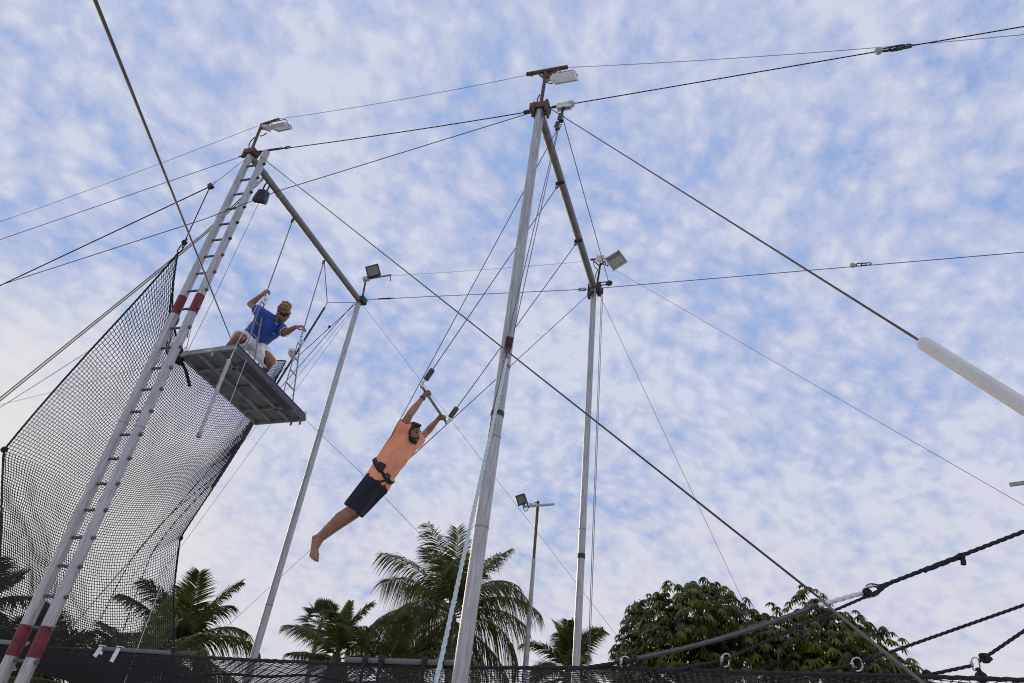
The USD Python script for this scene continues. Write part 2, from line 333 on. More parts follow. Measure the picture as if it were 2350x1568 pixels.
fr.part('top_bracket', [box(F1+V3(.05, .02, .03), np.eye(3), (.06, .08, .06))], 'dark_steel')

fr2 = Thing('trapeze_gantry', 'plain aluminium goal frame that the flying trapeze hangs from', 'trapeze frame', N2g)
PR2 = .0615
def pr2(z): return PR2+(.054-PR2)*np.clip(z/8.5, 0, 1)
PF2 = .0455
fr2.part('pole', post(N2g, N2, PR2, .054), 'aluminium')
fr2.part('pole', post(F2g, F2, .048, PF2), 'aluminium')
cb2 = fr2.part('crossbar', bar(N2+V3(0, .03, -.03), F2+V3(0, .05, .0), .056, 20), 'grey_tube')
for zz in (3.25, 4.05):
    fr2.part('pole_joint', collar(N2, N2b, zz, pr2(zz)+.002, .012), 'worn_steel')
p = aY(1133, 952, 0)
fr2.part('black_tape_ring', collar(N2, N2b, p[2], pr2(p[2])+.003, .05), 'black_tape')
p = aY(1333, 1277, W_)
fr2.part('black_tape_ring', collar(F2, F2b, p[2], .0505, .06), 'black_tape')
fr2.part('pole_joint', collar(F2, F2b, p[2]+.35, .0495, .012), 'worn_steel')
fr2.part('top_bracket', [box(N2+V3(0, 0, .05), np.eye(3), (.12, .075, .05)), box(N2+V3(-.06, -.02, .0), np.eye(3), (.012, .07, .09)), box(N2+V3(.1, -.02, -.0), np.eye(3), (.014, .07, .1))], 'rust')
fr2.part('top_bracket', [box(F2+V3(.08, .03, -.02), np.eye(3), (.03, .06, .11)), box(F2+V3(-.08, .03, -.05), np.eye(3), (.02, .05, .13))], 'dark_steel')
for q in ((-.09, 8.35), (.09, 8.37)):
    fr2.part('bolt', bar(on(N2, N2b, q[1])+V3(q[0]*.7, -.03, 0), on(N2, N2b, q[1])+V3(q[0]*1.0, -.035, 0), .014, 6), 'rust')

# light masts and floodlights -------------------------------------------------
def flood(label, c, wax, hax, w, h, d, housing, glass, fins=0, leds=0, yoke='worn_steel', pivot=None):
    wax = unit(wax); hax = unit(np.asarray(hax)-wax*(np.asarray(hax)@wax)); n = np.cross(wax, hax)
    if n@(CAM-c) < 0: n = -n
    ax = np.array([wax, hax, n]); t = Thing('floodlight', label, 'floodlight', c, None)
    t.part('housing', [box(c-n*d*.5, ax, (w/2, h/2, d/2), .25)]+[box(c+s*wax*(w/2-.008)+n*.004, ax, (.010, h/2, .012)) for s in (-1, 1)]+[box(c+s*hax*(h/2-.008)+n*.004, ax, (w/2, .010, .012)) for s in (-1, 1)], housing)
    g = t.part('lens', box(c+n*.003, ax, (w/2-.018, h/2-.018, .005)), glass)
    if leds:
        t.part('led_rows', [box(c+n*.0095+wax*(w*.8*((i+.5)/leds-.5))+hax*(h*.52*((j+.5)/5-.5)-h*.1), ax, (w*.026, h*.03, .002)) for i in range(leds) for j in range(5)], 'led', under=g)
    for k in range(fins):
        t.part('cooling_fin', box(c-n*(d+.012)+wax*(w*.92*((k+.5)/fins-.5)), ax, (.0035, h*.42, .016)), housing)
    if pivot is not None:
        for_y = []
        for s in (-1, 1):
            a = c+s*wax*(w/2+.008)-n*d*.4; for_y.append(a)
        q = [for_y[0], for_y[0]+(pivot-c)*.75, for_y[1]+(pivot-c)*.75, for_y[1]]
        t.part('yoke', [tube(seg(q[0], q[1]), .008, 6), tube(seg(q[1], q[2]), .008, 6), tube(seg(q[2], q[3]), .008, 6), tube(seg((q[1]+q[2])/2, pivot), .011, 6)], yoke)
    return t
def cablecurve(a, b, drop, side=(0, 0, 0), n=10):
    t = np.linspace(0, 1, n)[:, None]; m = (np.asarray(a)+b)/2+V3(0, 0, -drop)+np.asarray(side); return (1-t)**2*a+2*t*(1-t)*m+t*t*np.asarray(b)
XA = V3(1, 0, 0)
# near mast on the ladder frame
m1 = Thing('light_mast', 'rusty pipe mast with a T arm standing on top of the ladder frame', 'light mast', N1)
t1 = aY(601, 286, 0); e1 = aY(641, 273, 0)
m1.part('mast_pipe', bar(N1+V3(-.02, 0, .05), t1, .02, 10), 'rust')
m1.part('cross_arm', [bar(t1-(e1-t1)*.08, e1, .019, 10), tube(seg(t1+V3(0, 0, -.12), t1+(e1-t1)*.62), .014, 8)], 'rust')
m1.part('junction_box', [bar(aY(603, 293, .03), aY(619, 295, .03), .05, 12)], 'plastic_grey')
m1.part('electric_cable', [tube(cablecurve(aY(612, 305, 0), aY(597, 312, 0), .05), .008, 6), tube(cablecurve(aY(585, 315, -.05), aY(575, 345, -.05), 0, (-.12, 0, 0)), .008, 6)], 'plastic_black')
c = aY(646, 294, -.05)
flood('floodlight with white lens hanging under the mast on the ladder frame', c, XA*1+V3(0, 0, .05), V3(.03, .80, .60), .23, .19, .045, 'plastic_grey', 'lamp_glass', pivot=aY(637, 276, 0))
# near mast on the trapeze frame
m2 = Thing('light_mast', 'rusty pipe mast with a long braced crossarm at the highest point of the rig', 'light mast', N2)
t2 = aY(1252.5, 167, 0)
m2.part('mast_pipe', bar(N2+V3(0, 0, .08), t2, .022, 10), 'rust')
a2, b2 = aY(1208, 171, 0), aY(1303, 154, 0)
m2.part('cross_arm', bar(a2, b2, .027, 10), 'rust')
m2.part('brace', tube(seg(on(N2, t2, t2[2]-.13), a2+(b2-a2)*.26), .014, 8), 'rust')
m2.part('brace', tube(seg(on(N2, t2, t2[2]-.13), a2+(b2-a2)*.80), .016, 8), 'rust')
m2.part('junction_box', box(aY(1258, 173, .08), np.eye(3), (.07, .05, .075)), 'plastic_grey')
m2.part('electric_cable', [tube(cablecurve(aY(1253, 187, 0), aY(1270, 190, -.05), .06), .008, 6), tube(cablecurve(aY(1239, 218, -.03), aY(1234, 236, -.04), .0, (-.03, 0, 0)), .008, 6), tube(cablecurve(aY(1216, 172, 0), aY(1226, 169, 0), .09), .006, 6)], 'plastic_black')
c = aY(1296, 182, -.08)
flood('white finned floodlight under the crossarm at the highest point of the rig', c, XA, V3(.0, .76, .65), .305, .25, .04, 'plastic_white', 'lamp_glass', fins=12, yoke='rust', pivot=aY(1285, 165, 0))
# far mast on the ladder frame
m3_ = Thing('light_mast', 'short mast with round junction box on the far corner of the ladder frame', 'light mast', F1)
m3_.part('mast_pipe', bar(F1+V3(.05, 0, .05), aY(838.5, 648, W_), .018, 8), 'rust')
m3_.part('junction_box', bar(aY(834, 641, W_-.02), aY(847, 640, W_-.02), .052, 14), 'plastic_grey')
m3_.part('cross_arm', bar(aY(842, 641, W_), aY(898, 631, W_), .017, 8), 'worn_steel')
m3_.part('arm_hook', [bar(aY(896, 632, W_), aY(896, 645, W_), .010, 6)], 'worn_steel')
flood('black framed square floodlight on the far corner above the coach', aY(856, 622, W_-.08), CR*.96+CU*.27+CF*.1, CU*.93-CR*.37+CF*.35, .245, .23, .05, 'plastic_black', 'lamp_glass_dark')
# far mast on the trapeze frame
m4 = Thing('light_mast', 'short rusty mast with grey junction box on the far corner of the trapeze frame', 'light mast', F2)
m4.part('mast_pipe', bar(F2+V3(.05, 0, .05), aY(1378, 604, W_), .018, 8), 'rust')
m4.part('brace', [tube(seg(aY(1376, 611, W_), aY(1361, 598, W_)), .011, 6), tube(seg(aY(1376, 611, W_), aY(1391, 599, W_)), .011, 6)], 'rust')
m4.part('cross_arm', bar(aY(1355, 596, W_), aY(1398, 593, W_), .018, 8), 'rust')
m4.part('junction_box', box(aY(1377, 594, W_-.08), [CR, CU, CF], (.065, .055, .05)), 'plastic_white')
m4.part('electric_cable', [tube(cablecurve(aY(1362, 598, W_-.05), aY(1372, 618, W_-.05), .08, (-.03, 0, 0)), .008, 6), tube(cablecurve(aY(1388, 600, W_-.05), aY(1395, 610, W_-.05), .08), .008, 6), tube(cablecurve(aY(1373, 619, W_-.03), aY(1368, 640, W_-.03), .0, (-.05, 0, 0)), .007, 6)], 'plastic_black')
flood('grey floodlight with LED grid beside the far pole of the trapeze frame', aY(1413.5, 598, W_-.12), CR*.84+CU*.53+CF*.1, CU*.88-CR*.47+CF*.2, .285, .245, .05, 'plastic_grey', 'lamp_glass_dark', leds=9, yoke='rust', pivot=aY(1392, 593, W_))

# ------------------------------------------------------------------ cables
def cable(label, pts, dia=.009, m='wire', cat='cable', name='cable', sag=0, group=None, twist=False):
    pts = [np.asarray(p, float) for p in pts]
    if len(pts) == 2 and sag: pts = list(sagged(pts[0], pts[1], sag))
    pts = carry_on(pts)
    v = rope(pts, dia/2) if twist else tube(pts, dia/2, 8)
    return solo(name, v, m, label, cat, group, smooth=40)
def cabt(label, pts, dia, m, fittings, name='cable', cat='cable', sag=0, base=None):
    """A cable with fittings (shackles, balls, turnbuckles) as parts: (name, mesh, material)."""
    t = Thing(name, label, cat, base if base is not None else pts[0])
    pts = [np.asarray(p, float) for p in pts]
    if len(pts) == 2 and sag: pts = list(sagged(pts[0], pts[1], sag))
    pts = carry_on(pts)
    t.part('line', tube(pts, dia/2, 8), m, 40)
    for nm, g, mm in fittings: t.part(nm, g, mm)
    return t
def XL(x, y, Y): return aY(x, y, Y)
def turnbuckle(a, b, r=.016): return [bar(a+(b-a)*.0, a+(b-a)*.18, r*.6, 8), bar(a+(b-a)*.18, a+(b-a)*.82, r, 8), bar(a+(b-a)*.82, b, r*.6, 8)]
# along the rig: near side
cable('thin cable from the left picture edge up to the ladder frame mast', [aY(-60, 530, 0), aY(592, 289, 0)], .006, sag=.05)
cable('thin cable between the two near light masts', [aY(641, 273, 0), aY(1208, 173, 0)], .006, sag=.05)
cable('thin cable from the topmost crossarm to the right picture edge', [aY(1303, 155, 0), aY(2420, 73, 0)], .006, sag=.06)
cabt('cable from the left picture edge to the top of the ladder frame', [aY(-60, 571, 0), N1+V3(-.12, 0, .03)], .009, 'wire', [('shackle', link(N1+V3(-.14, 0, .02), XA, V3(0, 1, 1), .09, .045, .009), 'dark_steel')])
a, b = N1+V3(.13, 0, .06), N2+V3(-.12, 0, .03)
cabt('thick ridge cable with turnbuckle joining the tops of both near poles', [a, b], .013, 'wire', [('turnbuckle', turnbuckle(a, a+(b-a)*.115), 'dark_steel'), ('shackle', link(a+(b-a)*.118, b-a, V3(0, 0, 1), .08, .04, .008), 'dark_steel'), ('shackle', link(b-V3(.02, 0, 0), XA, V3(0, 1, .4), .14, .06, .010), 'dark_steel')], sag=.03)
a, b = N2+V3(.12, 0, .04), aY(2420, 49, 0)
k1 = aY(2016, 117, 0); k2 = aY(2062, 110, 0)
cabt('thick ridge cable from the highest pole to the upper right, with balls', [a, b], .013, 'wire', [('ball', ball(a+unit(b-a)*.27, .045), 'plastic_grey'), ('shackle', link(a+unit(b-a)*.10, XA, V3(0, .3, 1), .15, .05, .009), 'dark_steel'), ('ball', ball(k1, .042), 'plastic_grey')]+[('link', link(aY(q, 117-(q-2016)*.154, 0), XA, V3(0, sd, 1-sd), .14, .055, .009), 'dark_steel') for q, sd in ((2042, 0), (2058, 1), (2075, 0))])
a, b = N2+V3(-.13, 0, .0), aY(-60, 679, 0)
cable('long stay cable from the highest pole down to the left picture edge crossing the ladder', [a, aY(640, 438, -.12), aY(470, 503, -.12), aY(-60, 674, -.12)], .010)
# along the rig: far side
cable('thin cable between the two far light masts', [aY(897, 633, W_), aY(1356, 599, W_)], .005, sag=.02)
a, b = F1+V3(.1, 0, .03), F2+V3(-.1, .03, -.0)
cabt('ridge cable with turnbuckle joining the tops of both far poles', [a, b], .011, 'wire', [('turnbuckle', turnbuckle(a+(b-a)*.05, a+(b-a)*.15, .014), 'dark_steel'), ('shackle', link(b-unit(b-a)*.1, b-a, V3(0, 0, 1), .12, .05, .008), 'dark_steel')])
a, b = F2+V3(.1, .03, 0), aY(2420, 573, W_)
k1 = aY(1957, 609, W_)
cabt('cable from the far trapeze pole to the right picture edge with ball and links', [a, b], .011, 'wire', [('ball', ball(k1, .04), 'plastic_grey')]+[('link', link(aY(q, 609-(q-1957)*.083, W_), XA, V3(0, sd, 1-sd), .13, .05, .008), 'dark_steel') for q, sd in ((1976, 0), (1988, 1))]+[('shackle', link(aY(1385, 651, W_), XA, V3(0, 0, 1), .15, .06, .01), 'dark_steel'), ('pulley', ball(aY(1398, 650, W_-.05), .055, 2, (1, .5, 1)), 'dark_steel')])
# guys to the near side
g1 = aY(1880, 1372, -1.78)
gA = N1+V3(.12, -.03, .0)
cabt('brown guy cable from the ladder top slanting down to the lower right corner', [gA, aY(1880, 1372, -1.78)], .0105, 'brown_wire', [('sleeve', tube([aY(1880, 1372, -1.78), aY(1900, 1391, -1.8), aY(2118, 1567, -2.0), ext(aY(1900, 1391, -1.8), aY(2118, 1567, -2.0), .0)], [.0050, .0062, .0062, .0062], 10), 'sleeve_plastic')])
gs = aY(2113, 784, -2.4); gB = N2+V3(.14, -.03, -.02)
dd = unit(gs-gB)
cabt('brown guy cable from the highest pole ending in a thick pale foam sleeve', [gB, gs+dd*.1], .0105, 'brown_wire', [('foam_sleeve', tube([gs-dd*.0+V3(0,0,-.0), gs+dd*.004, gs+dd*.015, gs+dd*.03, gs+dd*2.6], [.011, .023, .027, .0288, .0290], 28), 'foam'), ('cover_seam', [tube([gs+dd*k+(unit(np.cross(dd, CF))*math.cos(t)+np.cross(dd, unit(np.cross(dd, CF)))*math.sin(t))*.0293 for t in np.linspace(0, 6.28, 25)[:-1]], .0012, 5, closed=True) for k in (.62, 1.3)], 'grey_rope'), ('lower_line', tube(seg(gs+dd*2.5, ext(gB, gs, 0)), .006, 8), 'brown_wire')])
# stays to the far side
def stay(label, a, px1, px2, Y2, dia=.006):
    p = aY(*px2, Y2); cable(label, [a, p, ext(a, p, 0.0)], dia)
stay('thin stay from the far ladder pole past the trapeze bar to the lower right', F1+V3(.06, .05, -.05), None, (1430, 1478), 7.2)
stay('thin stay cable from the far trapeze pole down to the umbrella tree', F2+V3(.07, .05, -.08), None, (1715, 1400), 7.0, .0065)
cable('thin grey wire from the far floodlight down to the right picture edge', [aY(1408, 618, W_), aY(2350, 1160, 2.0), aY(2450, 1217, 1.85)], .005)
cable('stay cable from the platform corner down across the swinging flyer', [aZ(704, 966, 5.62), aY(830, 1087, 3.3), aY(1075, 1340, 5.2), ext(aY(830, 1087, 3.3), aY(1075, 1340, 5.2), 0)], .006)
_fp = aY(1353, 674, W_-.08)
cable('thin stay from the far trapeze pole passing behind the flyer legs, lower left', [_fp, aY(535, 1425, 6.2), ext(_fp, aY(535, 1425, 6.2), 0)], .0065)
for k, (x2, y2, lab, d) in enumerate([(640, 890, 'upper line of the fan running down left from the far ladder pole', .011), (700, 800, 'black rope of the fan with a small knot below the far ladder pole', .012), (645, 905, 'middle line of the fan running down left from the far ladder pole', .006), (660, 915, 'lowest line of the fan running down left from the far ladder pole', .006)]):
    a = F1+V3(-.06, -.02+.02*k, -.02-.03*k)
    p = aY(x2+4, y2, W_+.1+.1*k)
    if k == 1:
        cabt(lab, [a, p, p+(p-a)*.9], d, 'black_rope', [('knot', knot(aY(756, 750, W_+.1), .022, 4), 'black_rope')])
    else: cable(lab, [a, p, ext(a, p, 0.0)], d, 'black_rope' if d > .01 else 'wire')
# pulley rope to the net corner
pu = aY(486, 426, .10)
PEAK = aY(408, 582, .12)
cable('thin rope from the top of the ladder frame to the small black pulley', [N1+V3(-.06, 0, -.05), pu], .007)
pt = Thing('pulley', 'small black pulley hanging on a rope left of the ladder top', 'pulley', pu)
pt.part('sheave', bar(pu+V3(-.02, -.02, -.03), pu+V3(-.02, .02, -.03), .042, 14), 'plastic_black'); pt.part('cheek', box(pu+V3(-.01, 0, -.01), [V3(1, 0, 1), V3(0, 1, 0), V3(-1, 0, 1)], (.03, .028, .045)), 'dark_steel')
pt.part('shackle', link(pu+V3(.01, 0, .05), V3(.3, 0, 1), V3(1, 0, 0), .08, .04, .006), 'chrome')
cable('thick black rope from the small pulley to the left picture edge', [pu+V3(-.03, 0, -.02), aY(-60, 684, .10)], .016, 'black_rope', cat='rope', name='rope')
cable('black rope from the small pulley down to the top corner of the net', [pu+V3(-.02, 0, -.06), PEAK+V3(0.02, 0, .1)], .014, 'black_rope', cat='rope', name='rope')
# tan double rope
for k, lab in enumerate(['upper strand of the tan double rope running behind the ladder to the left edge', 'lower strand of the tan double rope running behind the ladder to the left edge']):
    cable(lab, [aY(602+2*k, 409+3*k, .38), aY(470, 534+5*k, .30), aY(-60, 962+7*k, .05)], .016, 'tan_rope', cat='rope', name='rope')
tb = Thing('tackle_block', 'shiny small tackle block under the crossbar right beside the ladder rail', 'tackle block', aY(603, 410, .38))
tb.part('sheave', [ball(aY(600, 412, .38), .035, 2, (1, .6, 1)), ball(aY(604, 406, .38), .03, 2, (1, .6, 1))], 'chrome'); tb.part('hook', link(aY(609, 400, .40), CR+CU, CF, .10, .04, .007), 'chrome')
cable('white tie rope from the net edge to the left picture edge', [aY(214, 799, .12), aY(-60, 974, .0)], .010, 'white_rope', cat='rope', name='rope')
cable('thin grey line going behind the net from the left picture edge', [aY(-60, 944, 2.4), aY(145, 894, 3.0), aY(395, 825, 3.8)], .006)
# wire passing over the camera
oA = aZ(529, 776, 5.9); oB = aD(214, -10, 2.7)
cable('dark grey rope from the platform corner rising past the upper left of the picture', [oA, oB, oB+(oB-oA)*.25], .013, 'brown_wire', name='rope', cat='rope')
# ropes for the flying trapeze and the safety lines
H1, H2 = aX(1285, 420, 4.327), aX(1327, 553, 4.327)
BN, BF = V3(2.815, 1.3, 5.41), V3(2.84, 2.1, 5.335)
up1, up2 = unit(H1-BN), unit(H2-BF)
tp = Thing('trapeze', 'flying trapeze bar with padded ends that the flyer hangs from', 'trapeze', (BN+BF)/2)
bd = unit(BF-BN)
tp.part('bar', tube(seg(BN, BF), .0165, 12), 'grey_tube')
tp.part('grip_tape', tube(seg(BN+bd*.10, BF-bd*.10), .0185, 12), 'worn_steel')
for e, u, h, s in ((BN, up1, H1, -1), (BF, up2, H2, 1)):
    tp.part('end_fitting', [ball(e, .028), tube([e, e+s*bd*.015+u*.05, e+u*.10], .015, 8)], 'chrome')
    tp.part('pad', bar(e+u*.085, e+u*.245, .034, 12, .010), 'pad_grey')
    tp.part('cable', tube(seg(e+u*.24, h), .0055, 6), 'wire')
    tp.part('clamp', [link(h-u*.05, u, XA, .10, .035, .007), box(h, np.eye(3), (.060, .012, .022))], 'dark_steel')
# ------------------------------------------------------------------ other lines of the rig
pb = V3(*aY(1294, 241, -.02))
wp = Thing('pulley_block', 'white perforated pulley block beside the ball at the highest pole top', 'pulley block', pb)
wp.part('cheek', [box(pb, [XA, V3(0, 1, 0), V3(0, 0, 1)], (.09, .012, .045), .4), box(pb+V3(0, .045, 0), [XA, V3(0, 1, 0), V3(0, 0, 1)], (.09, .012, .045), .4)], 'plastic_white')
wp.part('sheave', bar(pb+V3(0, .01, 0), pb+V3(0, .035, 0), .04, 14), 'dark_steel')
wp.part('rivet', [bar(pb+V3(.022*i, -.016, .02-.022*(i % 2)), pb+V3(.022*i, -.008, .02-.022*(i % 2)), .006, 6) for i in range(-3, 4)], 'dark_steel')
p1, p2, p3 = aY(1292, 254, -.02), aY(1287, 270, -.02), aY(1282, 290, -.02)
db = Thing('pulley_pair', 'two dark pulleys on a short chain below the white pulley block', 'pulley', p1)
db.part('chain', chain(aY(1293, 247, -.02), p2, .05, .007, .03), 'dark_steel')
for a, b in ((aY(1289, 263, -.03), aY(1285, 279, -.03)), (aY(1283, 282, -.03), aY(1277, 296, -.03))):
    d = unit(b-a); s = np.cross(d, V3(0, 1, 0))
    q = db.part('cheek', [box((a+b)/2+V3(0, y, 0), [d, s, V3(0, 1, 0)], (np.linalg.norm(b-a)/2, .03, .006), .5) for y in (-.022, .022)], 'plastic_black')
    db.part('sheave', bar((a+b)/2+V3(0, -.014, 0), (a+b)/2+V3(0, .014, 0), .035, 12), 'chrome')
red = aY(1168, 787, -.09)
F2p = aY(1396, 645, W_-.1)
cable('cable from the dark pulleys at the highest pole down to the far trapeze pole', [aY(1291, 270, -.02), F2p], .010)
for k, lab in enumerate(['left line of the pair running from the dark pulleys to the red pulley', 'right line of the pair running from the dark pulleys to the red pulley']):
    cable(lab, [aY(1280+2*k, 296, -.03), red+V3(-.012+.05*k, -.01, .09)], .009, 'grey_rope', name='rope', cat='rope')
rp = Thing('pulley', 'red cam pulley on the near pole of the trapeze frame', 'pulley', red)
dv = unit(aY(1171, 770, -.09)-aY(1165, 800, -.09)); sd = unit(np.cross(dv, CF))
rp.part('cheek', [trimesh.Trimesh(*box(red+dv*o-CF*s, [dv, sd, CF], (.062, .034, .005), .8)) for s in (.016, -.016) for o in (0, .012, -.012)], 'red_plastic')
rp.part('sheave', bar(red-CF*.01, red+CF*.01, .03, 12), 'dark_steel')
rp.part('hole', [bar(red-CF*.0225+dv*(.02*j)+sd*(.014*i), red-CF*.021+dv*(.02*j)+sd*(.014*i), .006, 8) for i in (-1, 0, 1) for j in (0, 1, -1)], 'plastic_black')
rp.part('swivel', [ball(red-dv*.085, .028), tube(seg(red-dv*.05, red-dv*.1), .012, 8)], 'plastic_black')
rp.part('shackle', [link(red-dv*.15+sd*.01, dv, sd, .11, .05, .009), tube(cablecurve(red-dv*.19, on(N2, N2b, red[2]-.22)+V3(.06, 0, 0), .0), .01, 6)], 'worn_steel')
br = Thing('rope', 'fuzzy pale blue rope slanting down in front of the near trapeze pole', 'rope', red)
b0, b1 = aY(1163, 826, -.10), aY(1000, 1568, -1.0)
pts = sagged(b0, ext(b0, b1, .3), .02, 200)
rgb = np.random.default_rng(5)
vv, ff = rope(pts, .0135, .05, 10, .012)
vv = vv+((meshkit.fbm(vv*55, 2, 3)-.5)*.005)[:, None]*unit(rgb.normal(size=3))+((meshkit.fbm(vv*70, 2, 9)-.5)*.005)[:, None]*CR
br.part('strand', (vv, ff), 'blue_rope', 60)
cable('black line along the near trapeze pole from the red pulley', [red-dv*.13, aY(1130, 945, -.085), aY(1118, 1020, -.085)], .006, 'black_rope', name='rope', cat='rope')
# safety lines to the flyer's belt
HIPR, HIPL = aY(*z5(648, 668), 1.55), aY(*z5(803, 762), 1.98)
sl = Thing('safety_line', 'long safety line from the dark pulleys to the carabiner at the flyer back', 'safety line', HIPR)
sl.part('line', tube([aY(1283, 290, -.02), HIPR], .0045, 7), 'wire')
cb_ = aY(*z5(628, 708), 1.56)
d_ = unit(HIPR-aY(*z5(613, 742), 1.58))
sl.part('carabiner', link(cb_, d_, CR, .12, .055, .007), 'chrome')
sl.part('swivel', bar(HIPR-d_*.05, HIPR+d_*.06, .016, 8), 'plastic_black')
FP = aY(1353, 674, W_-.08)
for k, lab in enumerate(['safety line running from the far trapeze pole to the chest side of the flyer']):
    cable(lab, [FP+V3(0, 0, -.05*k), HIPL+V3(0, .02*k, -.02*k)], .009, name='safety_line', cat='safety line')
fp = Thing('pulley', 'small dark pulley hanging just under the far top of the trapeze frame', 'pulley', FP)
fp.part('cheek', box(FP+V3(.03, 0, 0), [CR+CU, CU-CR, CF], (.06, .025, .02), .5), 'plastic_black'); fp.part('shackle', link(aY(1358, 668, W_-.08), CR+CU, CF, .1, .04, .007), 'dark_steel')
for k, lab in enumerate(['left halyard hanging straight down beside the far trapeze pole', 'right halyard hanging straight down beside the far trapeze pole']):
    cable(lab, [aY(1380+3*k, 676, W_-.1), aY(1351+3.5*k, 1478, W_-.1), ext(aY(1380+3*k, 676, W_-.1), aY(1351+3.5*k, 1478, W_-.1), 0.2)], .009, 'grey_rope', name='halyard', cat='halyard')
hf = Thing('pulley', 'narrow black pulley at the head of the two halyards', 'pulley', aY(1381, 668, W_-.1))
hf.part('cheek', box(aY(1381, 668, W_-.1), [V3(0, 0, 1), XA, V3(0, 1, 0)], (.06, .022, .02), .4), 'plastic_black'); hf.part('sheave', bar(aY(1381, 668, W_-.135), aY(1381, 668, W_-.07), .017, 10), 'dark_steel')
# black weight bag and its line
wb = aX(601, 451, 0.02); wt = aX(616, 420, 0.02)
ww = Thing('pulley_block', 'big black self-braking block hanging under the crossbar by the ladder', 'pulley block', wb)
d = unit(wt-wb); s = unit(np.cross(d, CF))
hm = m3.Manifold.batch_hull([sph(wb+d*a+s*b+CF*c, .05) for a, b, c in [(.07, .03, .03), (.07, -.03, .03), (.07, .03, -.03), (.07, -.03, -.03), (-.09, .05, .03), (-.09, -.05, .03), (-.09, .05, -.03), (-.09, -.05, -.03)]])
ww.part('shell', hm, 'plastic_black', 60)
ww.part('seam', [tube([wb+d*.0+s*q*.085*math.cos(t)+d*.13*math.sin(t)-CF*.045 for t in np.linspace(0, 6.2, 20)], .008, 6) for q in (1,)], 'webbing_strap')
ww.part('handle', link(wb+d*.2, d, s, .16, .07, .011), 'plastic_black'); ww.part('shackle', link(wb+d*.30, d, CF, .09, .035, .008), 'chrome')
wl0 = wb-d*.13
bA = V3(-.352, .675, 5.65)
cable('thin line from the black braking block down behind the ladder to the platform', [wl0, aY(469, 730, .5), bA+V3(.05, .03, .04)], .006)

# ------------------------------------------------------------------ platform
ex = unit(V3(.885, -.066, 0)); ey = unit(V3(-.130, 1.874, 0)); ez = V3(0, 0, 1)
PW, PL = .89, 1.88
def pp(u, v, z=0): return bA+ex*u*PW+ey*v*PL+ez*z
pf = Thing('platform', 'grey steel platform hung from the ladder frame with a dark carpet on its front edge', 'platform', pp(.5, .5))
AXP = [ex, ey, ez]
pf.part('deck_sheet', box(pp(.5, .5, .062), AXP, (PW/2, PL/2, .012), .1), 'deck_panel')
for v in (.0, 1): pf.part('edge_beam', box(pp(.5, v, .02), AXP, (PW/2+.02, .018, .025), .1), 'deck_beam')
for u in (0, 1): pf.part('edge_beam', box(pp(u, .5, .02), AXP, (.016, PL/2-.019, .024), .1), 'deck_beam')
for u in (.32, .68): pf.part('long_beam', box(pp(u, .5, .024), AXP, (.021, PL/2-.022, .022), .1), 'deck_beam')
for v in (.215, .80): pf.part('cross_beam', box(pp(.5, v, .027), AXP, (PW/2-.02, .02, .019), .1), 'deck_beam')
pf.part('short_beam', box(pp(.5, .47, .028), AXP, (PW*.18-.024, .014, .018), .1), 'worn_steel')
pf.part('carpet', [box(pp(.925, .49, -.004), AXP, (PW*.085, PL*.335, .010), .5), box(pp(1.018, .5, .03), AXP, (.010, PL*.49, .030), .4), box(pp(.75, .5, .08), AXP, (PW*.27, PL*.49, .006), .3)], 'carpet')
for v in (.215, .80):
    for u in (.68, .965): pf.part('beam_bolt', box(pp(u, v, -.0), AXP, (.02, .016, .012), .3), 'dark_steel')
for u in (.75, .93): pf.part('lug', [box(pp(u, 1.0, -.035), AXP, (.018, .008, .03), .5)], 'deck_beam')
pf.part('lug', box(pp(.62, 0, -.03), AXP, (.02, .008, .03), .5), 'deck_beam')
pf.part('corner_bracket', box(pp(-.03, .0, .02), AXP, (.05, .03, .02), .3), 'worn_steel')
for nm, u, v in (('eye_bolt', .06, -.005), ('eye_bolt', .985, .16), ('eye_bolt', 1.0, .985), ('eye_bolt', .03, 1.0)):
    pf.part(nm, link(pp(u, v, .09), ez, ex, .08, .035, .007), 'chrome')
# suspension: cable + narrow rope ladder at the front corners
def hanger(lab, top, apex_px, v0, v1, rungs, mlink):
    ap = aY(*z4(*apex_px), pp(1, (v0+v1)/2)[1]-.01)
    l0, l1 = pp(1.0, v0, .07), pp(1.0, v1, .07)
    t = Thing('suspension_cable', lab, 'suspension cable', (l0+l1)/2)
    t.part('cable', tube(seg(top, ap+V3(0, 0, .09)), .0075, 8), 'grey_rope')
    t.part('shackle', [link(ap+V3(0, 0, .07), ez, ex, .09, .04, .007), link(ap+V3(-.0, 0, .02), ez, ey, .09, .045, .008), link(ap+V3(.02, .02, .0), ez+ex*.3, ex, .10, .05, .008)], 'chrome')
    a0, a1 = ap+V3(-.0, -.03, -.02), ap+V3(.0, .03, -.02)
    t.part('side_wire', tube(seg(a0, l0), .0075, 8), 'worn_steel'); t.part('side_wire', tube(seg(a1, l1), .0095, 8), 'worn_steel')
    for r in rungs:
        t.part('rung', bar(a0+(l0-a0)*r, a1+(l1-a1)*r, .0105, 8), 'worn_steel')
    t.part('top_eye', link(top+V3(0, 0, -.04), ez, ex, .09, .04, .007), 'dark_steel')
    return ap
T1, T2 = aX(673, 502, .0), aX(744, 598, .0)
AP1 = hanger('suspension cable with narrow rung ladder that the coach holds', T1, (812, 385), .10, .225, (.40, .62, .84), 0)
AP2 = hanger('suspension cable with narrow rung ladder at the far front corner of the platform', T2, (1120, 735), .64, .785, (.3, .55, .8), 0)
cw = Thing('pulley_block', 'white round block tied to the far suspension cable of the platform', 'pulley block', aY(*z4(1058, 828), AP2[1]))
c_ = aY(*z4(1058, 828), AP2[1]-.02)
